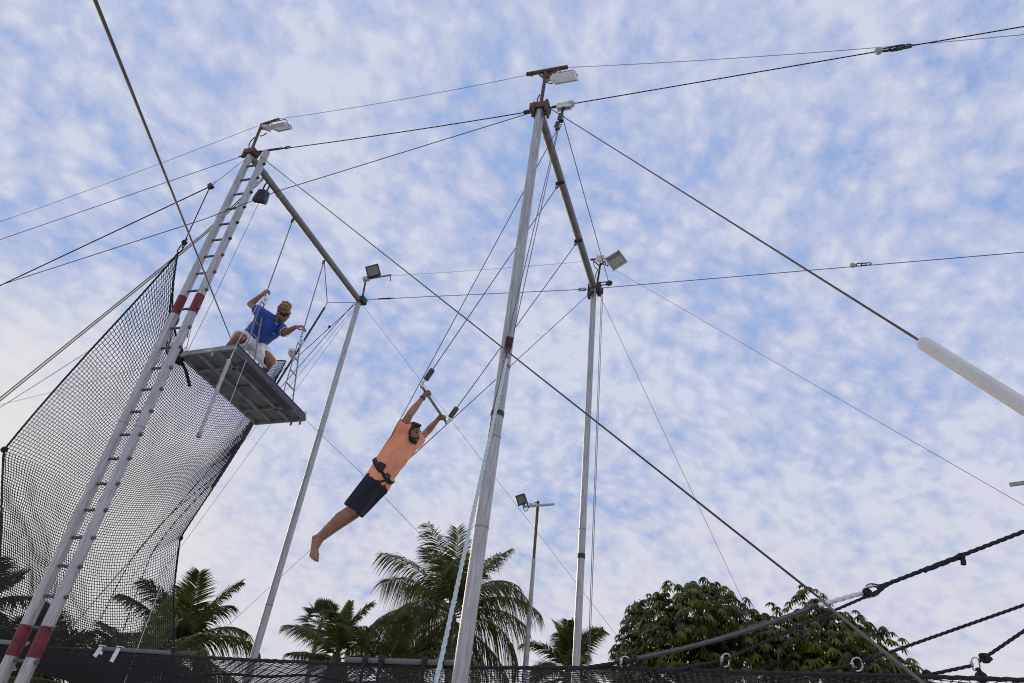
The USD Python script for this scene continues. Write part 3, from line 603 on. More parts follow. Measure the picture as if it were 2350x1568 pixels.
cw.part('shell', ball(c_, .062, 3, (1, .7, 1.25), [unit(CR+CU*.3), CF, unit(CU-CR*.3)]), 'plastic_white'); cw.part('sheave', [bar(c_+CR*.045-CF*.03+CU*.0, c_+CR*.045+CF*.03, .03, 10), ball(c_-CF*.045+CU*.02, .012)], 'plastic_black')
cable('rear suspension wire from the ladder rail down to the near back corner', [aY(444, 688, .0)+V3(.06, 0, 0), pp(.06, 0, .13)], .008, 'worn_steel')
tbk = Thing('turnbuckle', 'small turnbuckle beside the rear suspension wire near the red band', 'turnbuckle', aY(436, 740, .25))
q0, q1 = aY(445, 702, .05), aY(430, 775, .5)
tbk.part('rod', tube(seg(q0, q1), .006, 6), 'dark_steel'); tbk.part('body', turnbuckle(q0+(q1-q0)*.35, q0+(q1-q0)*.75, .013), 'worn_steel')
cable('thin white line from the ladder apex beside the coach to the platform front corner', [AP1+V3(-.03, -.03, -.02), pp(1.0, .0, .06)], .007, 'white_rope', name='rope', cat='rope')
hp = Thing('hanging_tube', 'light grey tube hanging on a white cord below the platform front corner', 'tube', pp(1, 0))
t0 = aY(524, 832, pp(1, 0)[1]-.02); t1_ = t0+V3(0, 0, -.99)
hp.part('tube', bar(t1_, t0, .0225, 14, .004), 'plastic_grey'); hp.part('end_cap', bar(t1_+V3(0, 0, -.015), t1_+V3(0, 0, .04), .027, 14, .004), 'worn_steel')
hp.part('cord', [tube([pp(1, .0, .0), t0+V3(.01, 0, .05), t0], .006, 6)]+knot(t0+V3(0, 0, .02), .02, 2), 'white_rope')
vl = aZ(565, 826, 5.63)
cable('thin whitish line hanging straight from the platform to below the net', [vl, vl*[1, 1, 0]+V3(.06, .0, .2)], .0065, 'white_rope', name='rope', cat='rope')
hk = Thing('pole', 'long dark pole hanging on a rope behind the platform', 'pole', aX(488, 1118, -.6))
k0, k1 = aY(745, 706, 2.75), aY(489, 1116, 2.75)
hk.part('shaft', bar(k1, k0, .017, 10), 'dark_steel'); hk.part('tip', bar(k1-unit(k0-k1)*.03, k1+unit(k0-k1)*.05, .022, 10), 'plastic_black')
hk.part('cord', tube([k0, aX(751, 694, .0), T2], .006, 6), 'black_rope')
cable('black rope running level from the hanging pole cord to the far ladder pole top', [aX(751, 694, .0), aX(800, 694, .0), F1+V3(-.07, 0, -.02)], .010, 'black_rope', name='rope', cat='rope')
sp = Thing('pulley_block', 'dark block with grey strap hanging behind the ladder near the upper red bands', 'pulley block', aY(401, 738, .75))
c_ = aY(401, 737, .75)
sp.part('shell', ball(c_, .07, 2, (.8, .7, 1.5)), 'plastic_black', 60); sp.part('ring', ball(c_-V3(0, .04, .06), .03), 'plastic_grey')
sp.part('strap', [tube([c_-V3(0, 0, .08), aY(392, 770, .72), aY(384, 812, .7)], .018, 6)], 'plastic_grey')
# ------------------------------------------------------------------ safety net and its apron
def strands(P, ru, rv, zig=.0, sides=3):
    """P: grid (nu, nv, 3) of knots; tubes along both directions."""
    nu, nv, _ = P.shape; vs, fs, n = [], [], 0
    def run(line, r):
        nonlocal n
        v, f = tube(line, r, sides, caps=False); vs.append(v); fs.append(f+n); n += len(v)
    for i in range(nu): run(P[i], ru)
    for j in range(nv): run(P[:, j], rv)
    return np.vstack(vs), np.vstack(fs)
ctrl = np.array([
 [V3(-.86, .22, 2.15), V3(-.84, .9, 2.13), V3(-.84, 1.55, 2.13), V3(-.84, 2.25, 2.16), aY(400, 1530, 2.85)],
 [aY(-2, 1310, .08), V3(-1.08, .9, 2.75), V3(-1.15, 1.55, 2.70), V3(-1.1, 2.25, 2.80), aY(399, 1360, 2.88)],
 [aY(3, 1180, .02), V3(-1.40, .85, 3.35), V3(-1.45, 1.5, 3.35), V3(-1.42, 2.25, 3.55), aY(414, 1235, 2.92)],
 [aY(10, 1032, .0), V3(-1.42, .75, 4.05), V3(-1.45, 1.5, 4.1), V3(-1.4, 2.3, 4.35), aY(488, 1122, 2.94)],
 [aY(200, 812, .06), V3(-.80, .70, 4.95), V3(-.95, 1.5, 4.9), V3(-.98, 2.4, 5.15), aY(575, 985, 2.95)],
 [PEAK, V3(-.40, .66, 5.80), V3(-.52, 1.5, 5.98), aY(592, 836, 2.35), aY(656, 829, 2.92)]])
vv_ = [0, .2, .35, .52, .76, 1.0]; uu_ = [0, .25, .5, .75, 1]
spl = [RectBivariateSpline(vv_, uu_, ctrl[:, :, k], kx=3, ky=3) for k in range(3)]
NU, NV = 92, 140
def surf(v, u):
    q = np.stack([s(v, u, grid=False) for s in spl], -1)
    for col, w in ((0, (1-u)**3), (4, u**3)):
        lin = np.stack([np.interp(v, vv_, ctrl[:, col, k]) for k in range(3)], -1); e_ = np.stack([s(v, np.full_like(v, uu_[col]), grid=False) for s in spl], -1)
        q = q+(lin-e_)*w[..., None]*.85
    return q
V_, U_ = np.meshgrid(np.linspace(0, 1, NV), np.linspace(0, 1, NU))
zz_ = (((np.arange(NU)[:, None]+np.arange(NV)[None]) % 2)-.5)
P = surf(V_, U_+zz_*.25/NU*((U_ > 0) & (U_ < 1)))
P = P+((meshkit.noise(np.stack([U_*18, V_*26, U_*0], -1), 2)-.5)*.03)[..., None]*V3(.6, .5, .4)
ap = Thing('safety_net_apron', 'upright black net apron rising behind the ladder and platform', 'net', P[NU//2, 0])
ap.part('webbing', strands(P, .0047, .0047), 'net_black', 60, kind='stuff')
def edge(vs, us): return surf(np.asarray(vs, float), np.asarray(us, float))
L1 = np.linspace(0, 1, 60)
for lab, pts in (('near edge', edge(L1, L1*0)), ('far edge', edge(L1, L1*0+1)), ('top edge', edge(L1*0+1, L1))):
    ap.part('edge_rope', rope(pts, .011, .08, 8), 'black_rope', 60)
ap.part('seam_rope', rope([PEAK, aY(392, 690, .30), aY(381, 812, .45)], .009, .08, 8), 'black_rope', 60)
ap.part('seam_rope', rope(edge(np.linspace(0, .62, 30), np.linspace(.45, .98, 30)), .005, .08, 6), 'black_rope', 60)
ap.part('seam_rope', rope(edge(np.linspace(0, .55, 30), np.linspace(.62, .97, 30)), .005, .08, 6), 'black_rope', 60)
pk = PEAK
ap.part('carabiner', link(pk+V3(.01, 0, .09), V3(.1, 0, 1), XA, .15, .07, .009), 'dark_steel')
ap.part('knot', knot(pk+V3(.02, 0, .19), .03, 3)+[tube([pk+V3(.02, 0, .15), pk+V3(.03, 0, .26)], .012, 6)], 'black_rope')
for q in np.linspace(.8, .99, 7):
    e = edge([q], [0.0])[0]
ap.part('corner_lashing', knot(V3(-.38, .66, 5.68), .05, 8)+knot(V3(-.40, .72, 5.62), .06, 9)+[tube([V3(-.39, .66, 5.66), V3(-.30, .80, 5.52), V3(-.34, 1.0, 5.40)], .02, 6)], 'black_rope')
fn = edge([.35], [1.0])[0]; ap.part('knot', knot(fn, .03, 11), 'black_rope')
ap.part('knot', knot(edge([.52], [0])[0], .03, 12), 'black_rope')

# the flat net under the rig
NEARPX = [(-120, 1469), (0, 1476), (160, 1490), (400, 1505), (580, 1515), (800, 1524), (1000, 1531), (1200, 1533), (1400, 1532), (1640, 1541), (1850, 1547), (2060, 1551), (2350, 1561), (2560, 1570)]
NP = np.array([aY(x, y, .32) for x, y in NEARPX])
XS = np.arange(NP[0, 0], NP[-1, 0], .050)
def net_z(X, Y):
    zn = np.interp(X, NP[:, 0], NP[:, 2]); v = (Y-.32)/2.75
    return zn-.16*np.sin(np.pi*np.clip(v, 0, 1))*(.6+.4*np.sin(X*1.7+.6))-.03*v+.012*np.sin(X*7+Y*3)
YS = np.linspace(.32, 3.07, 56)
GX, GY = np.meshgrid(XS, YS, indexing='ij')
zg = (((np.arange(len(XS))[:, None]+np.arange(len(YS))[None]) % 2)-.5)
PN = np.stack([GX+zg*.025, GY+0*GX, net_z(GX, GY)], -1)
sn = Thing('safety_net', 'black horizontal safety net stretched low across the bottom of the picture', 'net', PN[len(XS)//2, 20])
sn.part('webbing', strands(PN, .0034, .0034), 'net_black', 60, kind='stuff')
nearl = np.stack([np.linspace(NP[0, 0], NP[-1, 0], 200)]*3, 1); nearl[:, 1] = .32; nearl[:, 2] = np.interp(nearl[:, 0], NP[:, 0], NP[:, 2])
sn.part('edge_rope', rope(nearl, .0135, .09, 8), 'black_rope', 60)
farl = nearl.copy(); farl[:, 1] = 3.07; farl[:, 2] = net_z(farl[:, 0], farl[:, 1])
sn.part('edge_rope', rope(farl, .0135, .09, 8), 'black_rope', 60)
sn.part('end_rope', rope(PN[0], .013, .09, 8), 'black_rope', 60)
for y in (.9, 2.2):
    l = nearl.copy(); l[:, 1] = y; l[:, 2] = net_z(l[:, 0], l[:, 1])-.004
    sn.part('inner_rope', rope(l, .009, .09, 6), 'black_rope', 60)
# doubled fine netting on the left part
XF = np.arange(NP[0, 0], 1.5, .026); YF = np.linspace(.33, 3.05, 84); GX, GY = np.meshgrid(XF, YF, indexing='ij')
PF = np.stack([GX, GY, net_z(GX, GY)-.03-.05*np.sin(np.pi*(GY-.33)/2.7)*np.clip((1.5-GX)/1.5, 0, 1)], -1)
sn.part('fine_lining', strands(PF, .0034, .0034), 'net_black', 60, kind='stuff')
# tied edge tubes and knots on the near border
def nedge(px): return V3(*[np.interp(np.interp(px, [q[0] for q in NEARPX], NP[:, 0]), NP[:, 0], NP[:, k]) for k in range(3)])
et = Thing('edge_tube', 'grey padded tube lying along the net border right of the middle', 'tube', nedge(920))
et.part('padding', tube([nedge(q)+V3(0, -.02, .028) for q in np.linspace(795, 1065, 20)], .021, 10), 'grey_rope', 60)
for q in (843, 881, 978, 1016):
    et.part('rope_tie', [tube([nedge(q)+V3(.006*k, -.02+.030*math.cos(a), .028+.030*math.sin(a)) for a in np.linspace(0, 5.8, 10)], .0115, 6) for k in range(-2, 3)]+[rope([nedge(q)+V3(0, -.05, .03), nedge(q)+V3(0, -.05, -.10), nedge(q)+V3(0, -.02, -.3)], .014, .07, 8)], 'black_rope', 60)
e2 = Thing('edge_tube', 'grey bar on the net border at the left picture edge crossing the ladder', 'tube', nedge(20))
e2.part('padding', bar(nedge(-110)+V3(0, -.03, .015), nedge(66)+V3(0, -.03, .01), .02, 10), 'grey_tube'); e2.part('end_cap', bar(nedge(62)+V3(0, -.03, .01), nedge(70)+V3(0, -.03, .01), .023, 10), 'worn_steel')
e3 = Thing('edge_tube', 'dark tube on the net border carrying the white tape strips', 'tube', nedge(300))
e3.part('padding', tube([nedge(q)+V3(0, -.02, .018) for q in np.linspace(242, 392, 10)], .017, 10), 'grey_rope', 60); e3.part('end_cap', ball(nedge(242)+V3(0, -.02, .018), .019), 'grey_rope')
def tape(label, px, dx, L, w, fork=False):
    p = nedge(px)+V3(0, -.042, .03); a = unit(V3(-dx, -.02, -1)); s = unit(np.cross(a, V3(0, 1, 0)))
    t = Thing('tape_strip', label, 'tape', p)
    t.part('strip', box(p+a*L/2, [s, a, np.cross(s, a)], (w/2, L/2, .002), .2), 'white_tape'); t.part('wrap', box(p+V3(0, .01, .01), np.eye(3), (w*.6, .022, .004), .2), 'white_tape')
    if fork: t.part('tail', box(p+a*L*.55+XA*w*.6, [unit(XA-ez*.2), ez, V3(0, 1, 0)], (w*.7, w*.3, .002), .2), 'white_tape')
tape('forked white tape strip hanging on the net border, left of the pair', 240, .35, .09, .046, True)
tape('plain white tape strip hanging on the net border, right of the pair', 281, .18, .12, .046)

# side ropes at the right end of the net
def r2(x, y): return 1193.3+x*.3127, 1077.7+y*.3127
def r3(x, y): return 1707.4+x*.3127, 1077.7+y*.3127
YR = .30
def R3(x, y, Y=YR): return aY(*r3(x, y), Y)
def R2(x, y, Y=YR): return aY(*r2(x, y), Y)
def carab(lab, c, along, L=.13, W=.08):
    L, W = L*.74, W*.68
    t = Thing('carabiner', lab, 'carabiner', c); a = unit(along); s = unit(np.cross(a, CF))
    t.part('ring', link(c, a, s, L, W, .0048, n=22, sides=8), 'chrome', 60); t.part('gate_nut', bar(c+s*W*.5-a*.015, c+s*W*.5+a*.02, .0115, 8, .003), 'chrome')
def blackrope(lab, pts, r=.013, parts=(), m='black_rope'):
    pts = carry_on(pts, 3.0); t = Thing('rope', lab, 'rope', pts[0]); t.part('strand', rope(pts, r, r*4), m, 60)
    for nm, g, mm in parts: t.part(nm, g, mm, 60)
far_ = lambda a, b, k: a+(b-a)*k
c2 = R3(930, 897)
carab('large steel carabiner where the thick side rope meets the white wrapped rope', c2, CR+CU*.25, .17, .11)
a, b = R3(975, 870), R3(2055, 455); kn = R3(1592, 640)
blackrope('thick black rope from the large carabiner up to the right picture edge', [a, b, far_(a, b, 1.15)], .0128, [('splice', rope([R3(1320, 742), R3(1590, 637)], .016, .08), 'black_rope'), ('loop', rope([R3(900, 862), R3(940, 848), R3(1010, 858), R3(1060, 838)], .013, .08), 'black_rope'), ('loop', rope([R3(940, 925), R3(990, 890), R3(1050, 845)], .013, .08), 'black_rope'), ('tail', rope([kn, R3(1603, 655), R3(1612, 700)], .016, .09), 'black_rope'), ('knot', knot(kn, .021, 21), 'black_rope')])
c1 = R2(770, 1415)
tb_ = Thing('spreader_tube', 'grey padded spreader tube slanting in front of the umbrella tree', 'tube', R2(1400, 1250))
ta, tc = R2(860, 1385), R3(475, 1020)
md = (ta+tc)/2+V3(0, 0, -.06)
cur = np.array([(1-t)**2*ta+2*t*(1-t)*md+t*t*tc for t in np.linspace(0, 1, 24)])
tb_.part('padding', tube(cur, .0165, 12), 'dark_sleeve', 60); tb_.part('stripe', tube(cur+CU*.009-CF*.011, .0042, 6), 'grey_tube', 60)
tb_.part('end_wrap', tube(seg(tc, R3(545, 998)), .015, 10), 'plastic_black'); tb_.part('end_wrap', tube(seg(ta, R2(835, 1395)), .016, 10), 'plastic_black')
blackrope('rope wrapped in white tape between spreader tube and large carabiner', [R3(545, 998), R3(870, 905)], .0145, [('end_loop', knot(R3(905, 905), .026, 7), 'black_rope')], m='white_rope')
blackrope('black rope from the large carabiner down across the umbrella tree', [R3(905, 930), R3(640, 1045), R3(0, 1335), R2(1520, 1392)], .0092)
c3 = R2(1510, 1400)
carab('steel carabiner in the middle at the lower edge of the umbrella tree', c3, CU+CR*.2, .125, .08)
blackrope('short black rope from the middle carabiner down to a net knot', [R2(1500, 1420), R2(1440, 1495)], .012, [('knot', knot(R2(1440, 1492), .022, 5), 'black_rope')])
blackrope('black rope from the middle carabiner leftwards along the net', [R2(1488, 1402), R2(1130, 1470), R2(1000, 1482)], .010)
carab('steel carabiner at the left foot of the umbrella tree', c1, CU+CR*.15, .115, .085)
blackrope('black rope from the left carabiner to the net border', [R2(755, 1412), R2(480, 1455), R2(330, 1470)], .012)
blackrope('short black rope between the left carabiner and the spreader tube', [R2(785, 1412), R2(845, 1392)], .014, [('knot', knot(R2(842, 1388), .022, 6), 'black_rope')])
c4 = R3(832, 1430, .42)
carab('steel carabiner at the right side of the umbrella tree just above the net', c4, CU-CR*.3, .125, .095)
a, b = R3(870, 1412, .42), R3(2055, 995, .42)
blackrope('middle black rope rising from the net to the right picture edge', [a, b, far_(a, b, 1.15)], .0098, [('knot', knot(R3(930, 1392, .42), .024, 8), 'black_rope')])
blackrope('black rope from the right tree carabiner leftwards to the net', [R3(805, 1435, .42), R3(440, 1502, .42)], .0115)
blackrope('short black rope hanging from the right tree carabiner to the net', [R3(825, 1458, .42), R3(765, 1510, .42)], .011, [('knot', knot(R3(765, 1505, .42), .021, 9), 'black_rope')])
c5 = R3(1700, 1428, .55)
carab('black coated carabiner nearest to the lower right corner', c5, CU-CR*.2, .12, .075)
a, b = R3(1725, 1410, .55), R3(2055, 1185, .55)
blackrope('lowest black rope rising to the right picture edge', [a, b, far_(a, b, 1.3)], .0102, [('knot', knot(R3(1770, 1385, .55), .027, 10)+knot(R3(1745, 1368, .55), .016, 13)+knot(R3(1800, 1390, .55), .016, 14), 'black_rope')])
blackrope('black rope from the corner carabiner leftwards to a net knot', [R3(1680, 1438, .55), R3(1335, 1512, .55), R3(1240, 1530, .55)], .0105, [('knot', knot(R3(1340, 1505, .55), .026, 15), 'black_rope')])
blackrope('short black rope from the corner carabiner down to a frayed net knot', [R3(1712, 1455, .55), R3(1745, 1520, .55)], .0145, [('knot', knot(R3(1742, 1525, .55), .030, 16)+knot(R3(1765, 1530, .55), .02, 17), 'black_rope')])
# ------------------------------------------------------------------ people
def frame_head(up, fwd):
    up = unit(up); f = np.asarray(fwd, float); f = unit(f-up*(f@up)); s = np.cross(f, up)   # s: the person's right
    return s, f, up
def hlocal(c, s, f, u):
    return lambda x, y, z: c+s*x+f*y+u*z
def ellip(c, axes, rad, n=24):
    m = m3.Manifold.sphere(1.0, n).scale([float(r) for r in rad])
    A = np.array(axes).T
    return m.transform(np.hstack([A, np.asarray(c).reshape(3, 1)]).tolist())
def head_solid(c, s, f, u, k=1.0):
    h = hlocal(c, s*k, f*k, u*k); e = lambda x, y, z, r: (h(x, y, z), r*k)
    P = [ellip(h(0, -.008, .028), (s, f, u), (.076*k, .094*k, .092*k)),
         hullm(e(-.045, .045, -.03, .03), e(.045, .045, -.03, .03), e(0, .072, -.092, .022), e(-.046, -.005, -.065, .024), e(.046, -.005, -.065, .024), e(0, .06, .02, .04)),
         hullm(e(-.034, .078, .036, .013), e(.034, .078, .036, .013)),
         hullm(e(0, .108, -.024, .0125), e(0, .084, .026, .010)), hullm(e(-.013, .094, -.030, .010), e(.013, .094, -.030, .010)),
         hullm(e(-.02, .083, -.056, .009), e(.02, .083, -.056, .009)), hullm(e(-.018, .082, -.068, .009), e(.018, .082, -.068, .009)),
         hullm(e(-.05, .055, -.012, .022), e(-.03, .068, -.02, .02)), hullm(e(.05, .055, -.012, .022), e(.03, .068, -.02, .02))]
    for q in (-1, 1): P.append(ellip(h(q*.080, -.008, -.002), (unit(s+q*f*.5), f, u), (.010*k, .020*k, .032*k), 14))
    return P
def hand(wrist, knuckles_dir, palm_n, curl_c, side, curl=1.0, length=.10, r=.0095, spread=.02, thumb=True, bends=None):
    """Palm and five fingers. knuckles_dir: wrist to knuckles; palm_n: out of the palm; side: towards the little finger."""
    d = unit(knuckles_dir); n = unit(palm_n-d*(palm_n@d)); s = unit(side-d*(side@d)-n*(side@n)); ms = []
    w = np.asarray(wrist)
    K = [w+d*.088+s*(i-1.5)*.021 for i in range(4)]
    ms.append(hullm((w+d*.01+s*.018, .019), (w+d*.01-s*.018, .019), (K[0], .0145), (K[3]-d*.006, .013), (K[1], .0145)))
    Ls = [(.040, .026, .020), (.045, .029, .021), (.041, .027, .020), (.032, .021, .018)]
    for i in range(4):
        p = K[i]; ang = 0
        b = (bends or [(.9, 1.2, .8)]*4)[i]
        rr = r*(1, 1.02, 1, .86)[i]
        for L, q, k in zip(Ls[i], b, (1, .93, .84)):
            ang += q*curl; v = d*math.cos(ang)+n*math.sin(ang); p2 = p+v*L
            ms.append(hullm((p, rr*k), (p2, rr*k*.93))); p = p2
    t0 = w+d*.028-s*.026+n*.006; t1 = t0+d*.030-s*.020+n*.022; t2 = t1+d*.026+s*.012*curl+n*.016; t3 = t2+d*.016+s*.018*curl+n*.004
    ms += [hullm((t0, .015), (t1, .0115)), hullm((t1, .0112), (t2, .0105)), hullm((t2, .0102), (t3, .009))]
    return ms
def chainm(*js): return [hullm(a, b) for a, b in zip(js, js[1:])]

# ---- the flyer
def f5(x, y, Y): return aY(*z5(x, y), Y)
fl = Thing('person', 'bearded man in peach shirt and navy shorts swinging from the trapeze bar', 'person', f5(590, 930, 1.74))
YC = 1.70
RS, LS = f5(768, 540, 1.54), f5(862, 632, 1.90)
RE, LE = f5(842, 402, 1.40), f5(968, 534, 2.06)
def on_bar(x, y):
    t = min(np.linspace(0, 1, 400), key=lambda q: np.linalg.norm(np.array(proj(BN+(BF-BN)*q))-np.array(z5(x, y)))); return BN+(BF-BN)*t
RB, LB = on_bar(962, 248), on_bar(1075, 412)
def grip(elbow, B):
    d = unit(B-elbow); w = B-d*.085-V3(0, 0, .0); return w, d
RW, rd = grip(RE, RB); LW, ld = grip(LE, LB)
bdir = unit(BF-BN)
pn_r = unit(np.cross(bdir, rd)); pn_r = pn_r if pn_r@V3(1, 0, -.3) > 0 else -pn_r
arm_n = unit(np.cross(bdir, unit(rd+ld))); front = arm_n if arm_n@V3(1, 0, -.5) > 0 else -arm_n      # the way he faces
PEL = f5(592, 922, YC); WAI = f5(655, 815, YC); CHE = f5(738, 690, YC); UCH = f5(795, 600, YC)
sp_up = unit(CHE-PEL); rt = V3(0, -1, 0); rt = unit(rt-sp_up*(rt@sp_up)); fro = np.cross(sp_up, rt); fro = fro if fro@V3(1, 0, -.6) > 0 else -fro
def sp2(c, w, r, off=0): return [(c-rt*w*-1+fro*off, r), (c+rt*w*-1+fro*off, r)]
# legs: right is the one seen
RH, LH = PEL+rt*.085, PEL-rt*.085
RK, LK = f5(405, 1116, YC-.09), f5(430, 1140, YC+.09)
RA, LA = f5(170, 1306, YC-.07), f5(190, 1320, YC+.08)
RHe, RTo = f5(136, 1316, YC-.07), f5(124, 1470, YC-.06)
LHe, LTo = f5(152, 1326, YC+.08), f5(139, 1484, YC+.09)
HC = f5(860, 540, YC-.02); hs, hf, hu = frame_head(CU*.95+CR*.22+CF*.12, CR*.86-CU*.12-CF*.50)
NB = f5(818, 590, YC)
def torso(g=0.0, low=PEL, k=1.0):
    return [m3.Manifold.batch_hull([sph(c, r+g) for c, r in sp2(low, .062, .105)+sp2(WAI, .062, .100)]),
            m3.Manifold.batch_hull([sph(c, r+g) for c, r in sp2(WAI, .062, .100)+sp2(CHE, .075, .112, .008)]),
            m3.Manifold.batch_hull([sph(c, r+g) for c, r in sp2(CHE, .075, .112, .008)+[(RS, .068), (LS, .068), (UCH, .085)]])]
def leg(H, K, A, He, To, g=0.0):
    cal = A+(K-A)*.66-unit(np.cross(np.cross(K-A, fro), K-A))*.018
    m = [hullm((H, .092+g), (K, .064+g)), hullm((K, .063+g), (cal, .067+g)), hullm((cal, .063+g), (A, .037+g)), hullm((K, .060+g), (A, .034+g)), hullm((K+fro*.022, .046+g), (K+(A-K)*.12+fro*.02, .040+g))]
    return m, cal
def foot(A, He, To, side):
    d = unit(To-He); dn = unit(np.cross(d, side)); q = []
    ball_ = He+(To-He)*.72
    q += [hullm((A, .036), (He, .029)), hullm((He, .027), (ball_+side*.020, .018), (ball_-side*.020, .016)), hullm((A, .034), (He+(To-He)*.45, .027)), hullm((He+(To-He)*.45, .026), (ball_+side*.022, .014), (ball_-side*.022, .013))]
    for i in range(5):
        o = (i-2)*.0165; L = (1.06, 1.05, 1.0, .94, .87)[i]
        q.append(hullm((ball_+side*-o*.9, .013 if i else .015), (He+(To-He)*L-side*o*1.05, .0085 if i else .0115)))
    return q
flesh = torso()+head_solid(HC, hs, hf, hu, 1.02)+[hullm((NB, .058), (HC-hu*.05-hf*.02, .052))]
armR = chainm((RS, .062), (RS+(RE-RS)*.5, .054), (RE, .043))+chainm((RE, .044), (RE+(RW-RE)*.3, .045), (RW, .028))
armL = chainm((LS, .062), (LS+(LE-LS)*.5, .054), (LE, .043))+chainm((LE, .044), (LE+(LW-LE)*.3, .045), (LW, .028))
flesh += armR+armL
flesh += hand(RW, rd, front, None, -bdir*-1, 1.0)+hand(LW, ld, front, None, bdir*-1, 1.0)
lr, calR = leg(RH, RK, RA, RHe, RTo); ll, calL = leg(LH, LK, LA, LHe, LTo)
sideR = unit(np.cross(RTo-RHe, CF)); flesh += lr+ll+foot(RA, RHe, RTo, unit(sideR*.75+CF*.5))+foot(LA, LHe, LTo, unit(sideR*.75+CF*.5))
body = fl.part('body', soft(union(flesh), .009, 6, .0022, 26, 2), 'skin_fair', 70)
# shirt
HEM = f5(583, 895, YC)
sl_r = [hullm((RS, .082), (RS+(RE-RS)*.42, .078))]; sl_l = [hullm((LS, .082), (LS+(LE-LS)*.42, .078))]
outer = union([m3.Manifold.batch_hull([sph(c, r) for c, r in sp2(PEL-sp_up*.06, .072, .128)+sp2(WAI, .068, .119)]),
               m3.Manifold.batch_hull([sph(c, r) for c, r in sp2(WAI, .068, .119)+sp2(CHE, .078, .127, .008)]),
               m3.Manifold.batch_hull([sph(c, r) for c, r in sp2(CHE, .078, .127, .008)+[(RS, .08), (LS, .08), (UCH, .094)]])]+sl_r+sl_l)
def trim(m, n, p): n = unit(n); return m.trim_by_plane([float(q) for q in n], float(n@np.asarray(p)))
hemn = unit(sp_up+fro*.10); outer = trim(outer, hemn, HEM)
for S, E in ((RS, RE), (LS, LE)):
    d = unit(E-S); outer = outer-hullm((S+d*(np.linalg.norm(E-S)*.42+.045), .10), (S+d*(np.linalg.norm(E-S)*.42+.20), .10)) if False else outer
inner = union([hullm((RS, .066), (RE, .060)), hullm((LS, .066), (LE, .060)), ellip(NB+(HC-NB)*.35, (hs, hf, hu), (.064, .064, .05))]+torso(.004, PEL-sp_up*.1))
shirt = fl.part('shirt', soft(outer-inner, .0115, 4, .027, 11, 5, sp_up), 'peach_cloth', 60)
# shorts
ld0 = unit(RK-RH)
def shortleg(H, K, w): 
    e = K+(H-K)*.10
    return hullm((H, .118), (e-fro*.012, w))
so_list = [shortleg(RH, RK, .114), shortleg(LH, LK, .108), m3.Manifold.batch_hull([sph(c, r) for c, r in sp2(PEL+sp_up*.02, .062, .119)])]
si_list = [hullm((RK+(RH-RK)*.22, .088), (RK+ld0*.15, .098)), hullm((LK+(LH-LK)*.22, .086), (LK+ld0*.15, .094))]
so = union(so_list+[hullm((RK+(RH-RK)*.10, .105), (LK+(LH-LK)*.10, .10), (PEL, .11))])
ld_ = unit(RK-RH)
cutp = RK+(RH-RK)*.06
so = union([so]); so = trim(trim(so, -unit(ld_*1.0+fro*.08), cutp), -sp_up, PEL+sp_up*.095)
so = so-union(si_list)
fl.part('shorts', soft(so, .0115, 4, .018, 10, 8, ld_), 'navy_cloth', 60)
# hair and beard
def hairshell(c, s, f, u, k, g, planes, it=3, wr=.01, fr=60, extra=()):
    m = union([ellip(c+u*.030*k-f*.010*k, (s, f, u), (.077*k+g, .095*k+g, .092*k+g))]+list(extra))
    for n, p in planes: m = trim(m, n, p)
    return soft(m, .009, it, wr, fr, 6)
h = hlocal(HC, hs*1.02, hf*1.02, hu*1.02)
fl.part('hair', hairshell(HC, hs, hf, hu, 1.02, .006, [(hu*.78-hf*.62, h(0, .078, .070))], extra=[hullm((h(-.026, .066, .104), .018), (h(.026, .066, .104), .018), (h(0, -.02, .116), .018))]), 'dark_hair', 70)
bd_ = union([hullm(*[(h(x, y, z), r) for x, y, z, r in ((-.046, .05, -.052, .030), (.046, .05, -.052, .030), (0, .075, -.098, .028), (-.048, .0, -.064, .029), (.048, .0, -.064, .029))]),
             hullm(*[(h(x, y, z), r) for x, y, z, r in ((-.064, .012, .0, .018), (-.056, .02, -.05, .024))]), hullm(*[(h(x, y, z), r) for x, y, z, r in ((.064, .012, .0, .018), (.056, .02, -.05, .024))]),
             hullm((h(-.03, .092, -.047), .009), (h(0, .102, -.043), .010)), hullm((h(.03, .092, -.047), .009), (h(0, .102, -.043), .010))])
bd_ = bd_-hullm((h(-.016, .110, -.062), .010), (h(.016, .110, -.062), .010))
fl.part('beard', soft(bd_, .008, 3, .006, 70, 4), 'dark_hair', 70)
for q in (-1, 1):
    fl.part('eye', ball(h(q*.031, .083, .016), .0105), 'eye')
    fl.part('eyebrow', tube([h(q*.014, .094, .040), h(q*.034, .091, .045), h(q*.052, .076, .036)], .006, 6), 'dark_hair', 60)
# belt and straps
BC = f5(648, 822, YC)
def beltring(c, n, a, b, ra, rb, w, th=.006, cnt=36):
    n = unit(n); a = unit(a-n*(a@n)); b = np.cross(n, a)
    ring = [c+a*ra*math.cos(t)+b*rb*math.sin(t) for t in np.linspace(0, 2*np.pi, cnt+1)[:-1]]; vs, fs = [], []
    for i, p in enumerate(ring):
        o = unit(p-c)
        vs += [p-n*w/2+o*th, p+n*w/2+o*th, p+n*w/2-o*th*.5, p-n*w/2-o*th*.5]
    for i in range(cnt):
        j = (i+1) % cnt
        for k in range(4): fs += [[i*4+k, j*4+k, j*4+(k+1) % 4], [i*4+k, j*4+(k+1) % 4, i*4+(k+1) % 4]]
    return np.array(vs), np.array(fs)
bn_ = unit(sp_up*.86+fro*.50)
belt = fl.part('safety_belt', beltring(BC, bn_, fro, rt, .166, .212, .052), 'webbing_strap', 60)
fl.part('back_pad', box(f5(628, 788, 1.515), [unit(f5(665, 805, 1.5)-f5(600, 772, 1.53)), sp_up, rt], (.06, .045, .02), .3), 'webbing_strap', under=belt)
